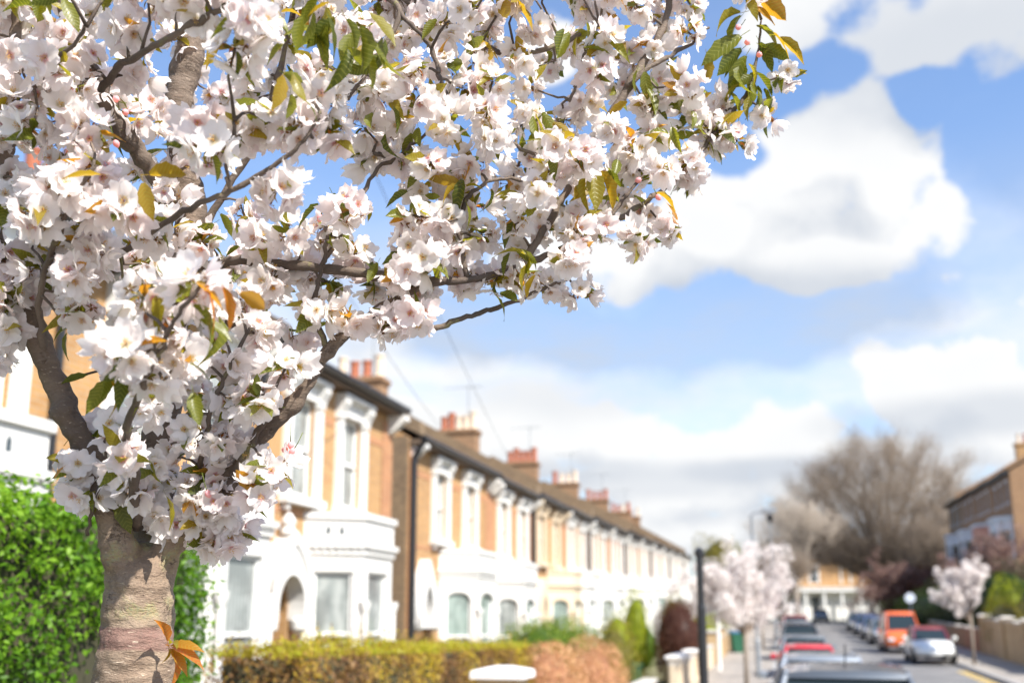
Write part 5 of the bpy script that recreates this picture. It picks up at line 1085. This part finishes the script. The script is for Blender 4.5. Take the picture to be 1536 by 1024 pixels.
# --- one blossom: petals + stamens + calyx + stalk; origin = spur end of the stalk, flower faces +z
def flower_template(seed, np_=5, cup=.35, inner=0, tilt=.3, R0=.027, stalk=.026):
    r = np.random.default_rng(seed); V = []; F = []; MI = []; RAD = []; TT = []
    def addv(p, rad=1.0, t=0.0): V.append(p); RAD.append(rad); TT.append(t); return len(V)-1
    rows = [0, .22, .5, .78, 1.0]; cols = [-1, -.5, 0, .5, 1]; wd = [.10, .52, .90, 1.04, .70]
    ct, st = math.cos(tilt), math.sin(tilt); O = np.array([0, 0, stalk])
    def T(p): x, y, z = p; return O+np.array([x*ct+z*st, y, -x*st+z*ct])
    def petal(ang, R_, cup_, z0, sway):
        idx = []; ruf = r.uniform(-1, 1, (5, 5)); L = R_*r.uniform(.9, 1.08); Wp = R_*.62*r.uniform(.92, 1.1); ph = r.uniform(0, 6)
        for i, a in enumerate(rows):
            row = []
            for j, b in enumerate(cols):
                ln = a*L*(1-(.16 if (i == 4 and j == 2) else 0)-(.05*abs(b) if i == 4 else 0)); wx = b*wd[i]*Wp
                z = z0+cup_*R_*(a**1.6)+.22*R_*abs(b)**2*a*(.6+cup_)-.10*R_*a*a*(i == 4)+ruf[i, j]*.075*R_*a+.06*R_*math.sin(ph+b*3)*a
                x, y = .002+ln, wx+sway*a*a*R_; ca, sa = math.cos(ang), math.sin(ang)
                row.append(addv(T((x*ca-y*sa, x*sa+y*ca, z)), a))
            idx.append(row)
        for i in range(4):
            for j in range(4): F.append((idx[i][j], idx[i+1][j], idx[i+1][j+1], idx[i][j+1])); MI.append(0)
    for k in range(np_): petal(2*math.pi*k/np_+r.uniform(-.16, .16), R0*r.uniform(.9, 1.08), cup+r.uniform(-.22, .25), .0005*k, r.uniform(-.15, .15))
    for k in range(inner): petal(r.uniform(0, 6.28), R0*.78, cup+.35+r.uniform(-.1, .2), .002+.0004*k, r.uniform(-.2, .2))
    for k in range(13):      # stamens
        a = r.uniform(0, 6.28); sp = r.uniform(.15, .8); h = R0*r.uniform(.28, .46); d = np.array([math.cos(a)*sp, math.sin(a)*sp, 1.]); d /= np.linalg.norm(d)
        p1 = d*h; w_ = .00035; q_ = np.array([-d[1], d[0], 0])*w_
        i = [addv(T(-q_*1), 1, .8), addv(T(q_), 1, .8), addv(T(p1+q_), 1, .8), addv(T(p1-q_), 1, .8)]; F.append(tuple(i)); MI.append(1)
        s_ = .0010; i = [addv(T(p1+np.array(o)*s_), 1, 0) for o in ((1, 0, 0), (0, 1, .3), (-1, 0, 0), (0, -1, -.3))]; F.append(tuple(i)); MI.append(1)
        i = [addv(T(p1+np.array(o)*s_), 1, 0) for o in ((0, 1, 0), (0, 0, 1), (0, -1, 0), (0, 0, -1))]; F.append(tuple(i)); MI.append(1)
    for k in range(5):       # sepals
        a = 2*math.pi*(k+.5)/5; ca, sa = math.cos(a), math.sin(a); m_ = [(.001, -.0022, -.003), (.001, .0022, -.003), (.0075, .0024, -.0022), (.0145, 0, -.0026)]
        i = [addv(T((x*ca-y*sa, x*sa+y*ca, z)), 1, .5) for x, y, z in [m_[0], (.0075, -.0024, -.0022), m_[3], m_[2]]]; j = addv(T((m_[1][0]*ca-m_[1][1]*sa, m_[1][0]*sa+m_[1][1]*ca, m_[1][2])), 1, .5)
        F.append((i[0], i[1], i[2], i[3])); MI.append(2); F.append((i[0], i[3], j, j)); F.pop(); 
    prev = None              # calyx cup and stalk
    bend = r.uniform(-.006, .006, 2); prof = [(0, .0006), (stalk*.4, .0006), (stalk*.8, .0007), (stalk-.006, .0017), (stalk-.0015, .0024)]
    for z, rr_ in prof:
        t_ = z/stalk; cx = bend[0]*math.sin(math.pi*t_); cy = bend[1]*math.sin(math.pi*t_)
        ring = [addv(np.array([cx+rr_*math.cos(2.094*m_), cy+rr_*math.sin(2.094*m_), z]), 1, .35+.5*t_) for m_ in range(3)]
        if prev:
            for m_ in range(3): F.append((prev[m_], prev[(m_+1) % 3], ring[(m_+1) % 3], ring[m_])); MI.append(2)
        prev = ring
    return np.array(V), np.array(F), np.array(MI), np.array(RAD), np.array(TT)
FT = [flower_template(11, 5, 1.3, 1, .3, .024), flower_template(12, 5, -.15, 0, .6), flower_template(13, 4, .35, 0, .7), flower_template(14, 6, .5, 3, .1), flower_template(1, 5, .30, 0, .25), flower_template(2, 5, .15, 1, .45), flower_template(3, 6, .42, 1, .15), flower_template(4, 5, .55, 0, .35), flower_template(5, 6, .25, 2, .3), flower_template(6, 5, .75, 2, .2), flower_template(7, 5, .05, 0, .5), flower_template(8, 6, .35, 1, .4)]
def ft_mesh(i, tint):
    V, F, MI, RAD, TT = FT[i]; me = bpy.data.meshes.new('blossom'); me.from_pydata([tuple(v) for v in V], [], [tuple(map(int, f)) for f in F])
    for mt in ('petal', 'stamen', 'sepal'): me.materials.append(M[mt])
    me.polygons.foreach_set('material_index', MI.astype(np.int32)); me.polygons.foreach_set('use_smooth', [True]*len(F))
    at = me.attributes.new('rad', 'FLOAT', 'POINT'); at.data.foreach_set('value', RAD.astype(np.float32))
    tt = np.where(np.isin(np.arange(len(V)), np.unique(F[MI == 0])), tint, TT); at = me.attributes.new('tint', 'FLOAT', 'POINT'); at.data.foreach_set('value', tt.astype(np.float32)); return me
FMESH = [[ft_mesh(i, t) for t in (.05, .4, .8)] for i in range(12)]

# --- where the clusters hang: crown outline with the gaps the sky shows through
POLY = [(-70, -70), (1075, -70), (1045, 30), (1010, 90), (1045, 140), (1085, 165), (1078, 212), (1040, 235), (1020, 262), (985, 250), (960, 300), (985, 345), (955, 368), (915, 345), (880, 350), (868, 400), (872, 445), (830, 440), (770, 420), (745, 440), (690, 440), (640, 455), (610, 495), (575, 500), (560, 470), (520, 505), (470, 520), (450, 560), (410, 590), (395, 650), (395, 735), (350, 775), (330, 800), (290, 785), (225, 735), (165, 715), (118, 738), (120, 690), (150, 640), (215, 590), (195, 545), (130, 480), (90, 455), (40, 450), (-10, 520), (-70, 500)]
HOLES = [(572, 310, 42, 62), (158, 190, 26, 34), (330, 90, 24, 50), (240, 48, 26, 34), (845, 135, 36, 44), (835, 8, 52, 32), (175, 455, 38, 62), (905, 318, 20, 18), (267, 410, 24, 42), (425, 466, 34, 26), (1045, 105, 16, 24), (540, 205, 12, 12), (440, 440, 50, 14), (690, 455, 40, 8), (28, 505, 30, 30), (310, 345, 18, 12)]
def inside(x, y):
    c = False; n = len(POLY); j = n-1
    for i in range(n):
        xi, yi = POLY[i]; xj, yj = POLY[j]
        if (yi > y) != (yj > y) and x < (xj-xi)*(y-yi)/(yj-yi)+xi: c = not c
        j = i
    return c
rc = random.Random(5); clusters = []
def dist_near(x, y):
    d = np.hypot(samp[:, 0]-x, samp[:, 1]-y); i = int(np.argmin(d)); return d[i], samp[i, 2]
for tries in range(30000):
    x = rc.uniform(-70, 1110); y = rc.uniform(-60, 820)
    if not inside(x, y): continue
    if any(((x-a)/rx)**2+((y-b)/ry)**2 < 1 for a, b, rx, ry in HOLES): continue
    sp = 43 if x < 600 else 38
    if any(abs(x-c[0]) < sp and (x-c[0])**2+(y-c[1])**2 < sp*sp for c in clusters): continue
    dn = np.hypot(samp[:, 0]-x, samp[:, 1]-y); k8 = np.argsort(dn)[:14]; dep = samp[rc.choice(list(k8)), 2]+rc.uniform(-.07, .10)
    clusters.append((x, y, dep))
    if len(clusters) > 420: break
clusters += [(1176, 112, 2.22), (1152, 172, 2.22), (1106, 212, 2.2), (1078, 195, 2.19), (1040, 262, 2.15), (1000, 345, 2.12), (6, 500, 1.85), (-12, 535, 1.85), (410, 700, 1.9), (128, 745, 1.9), (112, 690, 1.9), (1120, -10, 2.2), (340, 805, 1.96), (238, 770, 1.98), (272, 792, 1.99), (308, 778, 1.97), (350, 785, 1.97), (212, 735, 1.97), (292, 742, 1.96), (325, 812, 1.99)]
SUNV = np.array([math.cos(R(SUN_EL))*math.sin(R(SUN_AZ)), math.cos(R(SUN_EL))*math.cos(R(SUN_AZ)), math.sin(R(SUN_EL))])
def shades_trunk(c):
    for py in (855, 885, 915, 950, 1000):
        for px in (175, 205, 235): 
            o = np.array(PX(px, py, 1.93)); v = np.array(c)-o; t = v@SUNV
            if t > .05 and np.linalg.norm(v-t*SUNV) < .078: return True
    return False
clusters = [k for k in clusters if not (shades_trunk(PX(*k)) and rc.random() < .93)]+[(150, 380, 1.84), (118, 430, 1.86), (62, 405, 1.84), (205, 480, 1.9), (182, 548, 1.9), (232, 612, 1.86), (170, 640, 1.88), (292, 540, 1.9), (345, 545, 1.93), (285, 650, 1.92), (330, 660, 1.93), (60, 350, 1.83), (390, 500, 1.95), (240, 690, 1.93), (130, 340, 1.8), (360, 600, 1.93), (20, 420, 1.86), (215, 395, 1.95), (320, 455, 1.98), (400, 430, 2.0), (255, 345, 1.98)]
# twigs from every cluster to the nearest branch
SP3 = np.array([[*PX(a, b, d)] for a, b, d, r in samp]); tw = MB(); flowers = []; smallleaf = []; fruit = []
for (x, y, dep) in clusters:
    c = PX(x, y, dep); dd = np.linalg.norm(SP3-np.array(c), axis=1); j = int(np.argmin(dd+np.where(SP3[:, 2] > c.z+.05, .03, 0))); b0 = Vector(SP3[j])
    v = c-b0; L = v.length
    if L > .012:
        mid = b0+v*.5+Vector((rc.gauss(0, 1), rc.gauss(0, 1), rc.gauss(.3, 1)))*L*.12; tw.tube([b0, b0.lerp(mid, .5)+Vector((0, 0, .004)), mid, mid.lerp(c, .55), c], [.0036, .0028, .0025, .0021, .0026], 5)
    nf = rc.choice([5, 6, 7, 7, 8]) if x < 1100 else 4
    if (x, y) == (1176, 112) or (x, y) == (1152, 172): nf = 3
    if nf == 0: continue
    off = rc.uniform(0, 6.28)
    for k in range(nf):
        zz = 1-2*(k+.5)/nf; ph = off+k*2.4; d = Vector((math.sqrt(1-zz*zz)*math.cos(ph), math.sqrt(1-zz*zz)*math.sin(ph), zz*.85-.18))
        d += Vector((rc.gauss(0, .25), rc.gauss(-.16, .25), rc.gauss(0, .22))); d.normalize()
        sc_ = rc.uniform(.76, 1.04)*(.95 if x > 700 else 1.04); vi = rc.randrange(12); tint = rc.choice([0, 0, 0, 1, 1, 2])
        m = Matrix.Translation(c-CB)@(d.to_track_quat('Z', 'Y').to_matrix()@Matrix.Rotation(rc.uniform(0, 6.28), 3, 'Z')).to_4x4()@Matrix.Scale(sc_, 4)
        flowers.append((dep+rc.random()*.01, vi, tint, m))
    for k in range(rc.choice([3, 4, 5, 6, 7])): smallleaf.append((c, 0))
    for k in range(rc.choice([3, 5, 7])): smallleaf.append((c, 1))
local(tw); tag(tw.build('twigs', 'bark_fine', cherry, True), kind='stuff')
flowers.sort(key=lambda t: t[0])
# the hundred nearest in the frame as parts of their own
vis = []; rest = []
for f in flowers:
    p = f[3].translation+CB; px = 768+FPX*(p.x)/(p.y*math.cos(PITCH)+(p.z-EYE)*math.sin(PITCH))
    (vis if (len(vis) < 98 and 0 < px < 1200) else rest).append(f)
for dep, vi, ti, m in vis:
    o = bpy.data.objects.new('blossom', FMESH[vi][ti]); C.objects.link(o); o.parent = cherry; o.matrix_local = m
def merge(items, tmpl, name, mats, tints=(.05, .4, .8)):
    VV, FF, MM, RR, TT_ = [], [], [], [], []; o = 0
    for (_, vi, ti, m) in items:
        V, F, MI, RAD, TT = tmpl[vi]; Mx = np.array(m); v = V@Mx[:3, :3].T+Mx[:3, 3]
        pm = np.zeros(len(V), bool); pm[np.unique(F[MI == 0])] = True; VV.append(v); FF.append(F+o); MM.append(MI); RR.append(RAD); TT_.append(np.where(pm, min(1, max(0, tints[ti]+rng.normal(0, .1))), TT)); o += len(V)
    return np_mesh(name, np.concatenate(VV), np.concatenate(FF), mats, cherry, {'rad': np.concatenate(RR), 'tint': np.concatenate(TT_)}, np.concatenate(MM))
tag(merge(rest, FT, 'blossoms', ['petal', 'stamen', 'sepal']), kind='stuff')
# --- cherry leaves
def leaf_template(seed, L=1.0, W=.42, droop=.35, fold=.25):
    r = np.random.default_rng(seed); V = []; F = []; n = 9; tw_ = r.uniform(-.4, .4)
    for i in range(n):
        t = i/(n-1); w_ = W*.5*(math.sin(math.pi*min(1, t*.92+.04))**.75)*(1-.55*t**3) if i < n-1 else .004
        x = t*L*(1-.12*droop*t); z = -droop*L*t*t*.6
        for j, b in enumerate((-1, -.5, 0, .5, 1)):
            saw = (1+.07*(-1)**i) if abs(b) == 1 else 1
            yy = b*w_*saw; zz = z+fold*abs(yy)+.012*math.sin(i*2.1+j)*(abs(b) > 0); a = tw_*t
            V.append((x-.02*abs(b), yy*math.cos(a)-0*zz, zz+yy*math.sin(a)))
    for i in range(n-1):
        for j in range(4): F.append((i*5+j, (i+1)*5+j, (i+1)*5+j+1, i*5+j+1))
    k = len(V); V += [(-.25, -.008, .02), (-.25, .008, .02), (0, .008, 0), (0, -.008, 0)]; F.append((k, k+3, k+2, k+1))
    return np.array(V), np.array(F)
LT = [leaf_template(1), leaf_template(2, W=.36, droop=.7), leaf_template(3, W=.46, droop=.2, fold=.6), leaf_template(4, W=.34, droop=1.0, fold=.9)]
def m_leafcherry():
    m, t = newmat('cherry_leaf_veined'); a = t.new('ShaderNodeAttribute', out=2, attribute_name='tint'); u = t.new('ShaderNodeAttribute', out=2, attribute_name='vein')
    r = t.n.new('ShaderNodeValToRGB'); t.l.new(a, r.inputs[0]); e = r.color_ramp.elements; cols = [(.075, .095, .014), (.14, .155, .018), (.24, .19, .02), (.34, .18, .02), (.40, .13, .03)]
    while len(e) < 5: e.new(.5)
    for i, c in enumerate(cols): e[i].position = i/4; e[i].color = (*c, 1)
    vn = t.ss(t.m('SINE', t.m('MULTIPLY', u, 62.8)), .55, 1.0, 0, .4); c = t.mix(vn, r.outputs[0], (.30, .30, .06))
    p = pr(t, c, .36, vn, .4, .002); tl = t.new('ShaderNodeBsdfTranslucent', {'Color': t.mix(1.0, c, (2.1, 1.9, .8, 1), 'MULTIPLY')}); finish(t, t.new('ShaderNodeMixShader', {0: .5, 1: p, 2: tl})); M['cleaf2'] = m
m_leafcherry()
def veinattr(V): return V[:, 0]*1.0-np.abs(V[:, 1])*.9
LMESH = []
for i in range(4):
    row = []
    for tint in (.0, .22, .42, .6, .78, .97):
        V, F = LT[i]; me = bpy.data.meshes.new('leaf'); me.from_pydata([tuple(v) for v in V], [], [tuple(map(int, f)) for f in F]); me.materials.append(M['cleaf2']); me.polygons.foreach_set('use_smooth', [True]*len(F))
        at = me.attributes.new('tint', 'FLOAT', 'POINT'); at.data.foreach_set('value', np.full(len(V), tint, np.float32)); at = me.attributes.new('vein', 'FLOAT', 'POINT'); at.data.foreach_set('value', veinattr(V).astype(np.float32)); row.append(me)
    LMESH.append(row)
# px, py of leaf base, direction in the picture (deg, 0 = right, 90 = down), length px, depth, tint index
LV = [(455,25,110,62,1.6,1),(470,20,95,70,1.6,1),(490,20,70,72,1.6,0),(520,30,60,70,1.6,1),(540,40,80,75,1.62,1),(555,20,40,60,1.62,2),(520,75,95,60,1.6,0),(550,80,70,65,1.62,1),(575,60,100,60,1.62,1),(430,60,140,50,1.6,1),(400,-10,120,55,1.6,1),(385,0,60,50,1.6,0),
 (425,115,100,50,1.55,3),(440,112,75,55,1.55,2),(60,-10,100,45,1.7,1),(95,0,60,50,1.7,1),(30,0,120,40,1.75,2),(290,180,10,42,1.7,1),(225,262,-5,60,1.6,3),(150,262,185,58,1.6,3),(215,275,80,55,1.6,3),(345,160,-20,45,1.7,1),(235,445,85,45,1.5,2),
 (295,425,40,60,1.43,4),(310,430,70,75,1.43,5),(335,432,62,70,1.43,5),(360,440,30,50,1.43,4),(290,460,35,80,1.45,1),(240,450,95,50,1.48,2),(175,500,100,40,1.5,3),(200,545,150,55,1.55,0),(190,555,110,60,1.55,0),(165,570,130,60,1.6,1),(160,550,95,50,1.6,1),
 (285,545,25,58,1.5,0),(300,480,30,60,1.46,1),(290,590,80,50,1.55,1),(250,745,60,48,1.9,2),(165,735,130,55,1.93,1),(175,745,70,60,1.93,1),(130,562,170,40,1.9,0),(110,490,170,40,1.88,0),(100,500,110,40,1.88,1),
 (690,275,195,48,1.94,3),(690,280,165,44,1.94,3),(700,280,-20,30,1.94,2),(745,-10,60,60,2.05,3),(770,0,50,55,2.05,3),(690,0,110,45,2.0,1),(775,55,70,42,2.05,3),(655,30,130,40,1.95,1),(560,170,120,40,1.95,1),(590,160,60,36,1.95,0),
 (800,175,85,50,2.0,1),(815,170,60,48,2.0,1),(830,185,40,40,2.0,3),(855,50,120,48,2.05,1),(880,35,80,45,2.05,1),(890,255,85,62,2.0,2),(900,258,65,64,2.0,3),(880,262,110,52,2.0,2),(815,285,10,34,1.98,2),(745,295,-10,36,1.98,2),
 (985,290,20,52,2.1,3),(1000,305,50,42,2.1,4),(1110,20,170,58,2.2,2),(1112,25,130,60,2.2,1),(1110,55,150,70,2.2,1),(1112,75,140,62,2.2,0),(1118,85,125,58,2.2,1),(1112,100,110,50,2.2,1),(1060,85,80,45,2.2,3),
 (1120,5,25,55,2.23,4),(1135,-5,35,62,2.23,4),(1135,40,20,60,2.23,1),(1170,58,30,55,2.23,3),(1160,50,45,50,2.23,3),(1140,65,60,50,2.23,0),(1145,70,25,46,2.23,1),(1135,110,50,45,2.23,0),(1130,120,90,45,2.23,1),(1135,130,75,50,2.23,0),(1145,135,60,55,2.23,1),(1125,145,100,40,2.2,2),
 (1045,150,170,48,2.18,0),(1050,165,150,50,2.18,0),(1060,140,195,50,2.18,1),(1060,175,130,45,2.18,1),(1055,205,40,40,2.18,1),(1040,200,170,40,2.18,1),(750,440,10,45,1.98,0),(745,445,50,40,1.98,1),(775,375,30,45,1.95,1),(790,380,70,50,1.95,2),(765,380,110,40,1.95,0),(965,125,60,40,2.15,3),(940,140,110,36,2.15,1),(925,50,70,40,2.15,3)]
def leaf_mat(base, dirv, length, roll):
    x = dirv.normalized(); up = Vector((0, 0, 1)); y = up.cross(x)
    if y.length < .1: y = Vector((0, -1, 0)).cross(x)
    y.normalize(); z = x.cross(y); r3 = Matrix((x, y, z)).transposed()@Matrix.Rotation(roll, 3, 'X'); return Matrix.Translation(base-CB)@r3.to_4x4()@Matrix.Scale(length, 4)
EXTRA = []
for (cx, cy, dep, n_) in [(480, 30, 1.62, 9), (555, 70, 1.65, 8), (400, 15, 1.75, 6), (330, 30, 1.9, 4), (1125, 110, 2.2, 10), (1060, 150, 2.18, 7), (900, 270, 2.02, 5), (700, 285, 1.94, 4), (860, 60, 2.06, 4), (960, 140, 2.14, 5), (300, 455, 1.5, 4), (190, 560, 1.6, 6), (430, 130, 1.6, 4), (80, 10, 1.72, 5), (660, 130, 1.97, 4), (820, 190, 2.0, 5), (620, 300, 1.98, 4), (500, 300, 1.95, 5), (790, 385, 1.95, 4), (1000, 200, 2.12, 4), (600, 180, 2.0, 4), (720, 60, 2.06, 5), (560, 400, 1.95, 4), (350, 350, 1.98, 5)]:
    for k in range(n_): EXTRA.append((cx+rc.gauss(0, 16), cy+rc.gauss(0, 16), rc.gauss(95, 60), rc.uniform(30, 58)*1.8/dep, dep+rc.uniform(-.03, .03), rc.choice([0, 0, 1, 1, 2, 3])))
LV.sort(key=lambda t: -t[3]); EXTRA += LV[92:]; LV = LV[:92]; EXM = []
for (px, py, an, ln, dep, ti) in EXTRA:
    a = R(an); base = PX(px, py, dep); d = PX(px+math.cos(a)*ln, py+math.sin(a)*ln, dep+rc.uniform(-.03, .02))-base; EXM.append((leaf_mat(base, d, d.length, rc.uniform(-1.3, 1.3)), (.0, .22, .42, .6, .78, .97)[ti]))
for i, (px, py, an, ln, dep, ti) in enumerate(LV):
    a = R(an); tip = PX(px+math.cos(a)*ln, py+math.sin(a)*ln, dep+rc.uniform(-.03, .02)); base = PX(px, py, dep); d = tip-base
    o = bpy.data.objects.new('leaf', LMESH[rc.randrange(4)][ti]); C.objects.link(o); o.parent = cherry; o.matrix_local = leaf_mat(base, d, d.length, rc.uniform(-1.3, 1.3))
VV, FF, TT_, UU = [], [], [], []; o_ = 0
for c, sm_ in smallleaf:
    V, F = LT[rc.randrange(4)]; d = Vector((rc.gauss(0, 1), rc.gauss(-.3, 1), rc.gauss(0, .8))).normalized(); Mx = np.array(leaf_mat(c+d*.006, d, rc.choice([.011, .015, .019] if sm_ else [.02, .028, .036, .046, .056, .064]), rc.uniform(-1.5, 1.5)))
    VV.append(V@Mx[:3, :3].T+Mx[:3, 3]); FF.append(F+o_); TT_.append(np.full(len(V), rc.choice([.3, .5, .6, 1.0] if sm_ else [0, .1, .2, .3, .45, .55, .8]))); UU.append(veinattr(V)); o_ += len(V)
for Mx, tv in EXM:
    V, F = LT[rc.randrange(4)]; Mx = np.array(Mx); VV.append(V@Mx[:3, :3].T+Mx[:3, 3]); FF.append(F+o_); TT_.append(np.full(len(V), tv)); UU.append(veinattr(V)); o_ += len(V)
tag(np_mesh('small_leaves', np.concatenate(VV), np.concatenate(FF), ['cleaf2'], cherry, {'tint': np.concatenate(TT_), 'vein': np.concatenate(UU)}), kind='stuff')
# pink buds and the bronze sprig on the trunk
for (bx, by, dep) in [(178, 152, 1.95), (152, 176, 1.93), (172, 210, 1.93), (482, 322, 1.9), (436, 662, 1.9), (442, 672, 1.9), (428, 676, 1.9), (310, 735, 1.9), (470, 540, 1.92), (1110, 40, 2.2), (1138, 84, 2.22), (962, 268, 2.1), (985, 292, 2.1), (185, 168, 1.93), (1122, 66, 2.2)]:
    c = PX(bx, by, dep)-CB; b_ = MB(); d = Vector((rc.gauss(0, .5), rc.gauss(0, .5), rc.gauss(-.3, .5))).normalized(); pts = [Vector((0, 0, 0)), d*.003, d*.008, d*.013, d*.016]; b_.tube(pts, [.002, .0055, .0068, .004, .0006], 8)
    o = b_.build('flower_bud', 'bud', cherry, True, loc=c); s2 = MB(); s2.tube([(0, 0, 0), -d*.012+Vector((0, 0, .004)), -d*.024+Vector((0, 0, .012))], [.0013, .0007, .0008], 5); s2.build('stalk', 'sepal', o, True)
sp0 = PX(248, 968, 1.905)
for an, ln, ti in ((-98, 52, 5), (-12, 44, 4), (12, 54, 5), (45, 46, 4), (60, 62, 5), (-45, 24, 2), (80, 24, 3)):
    a = R(an); q0 = PX(252, 968, 1.905); tip = PX(252+math.cos(a)*ln, 968+math.sin(a)*ln, 1.905-.03*math.cos(a)-.01); d = tip-q0
    o = bpy.data.objects.new('sprig_leaf', LMESH[rc.choice([1, 3])][ti]); C.objects.link(o); o.parent = cherry; o.matrix_local = leaf_mat(q0+d*.15, d, d.length*.9, rc.uniform(-1, 1))
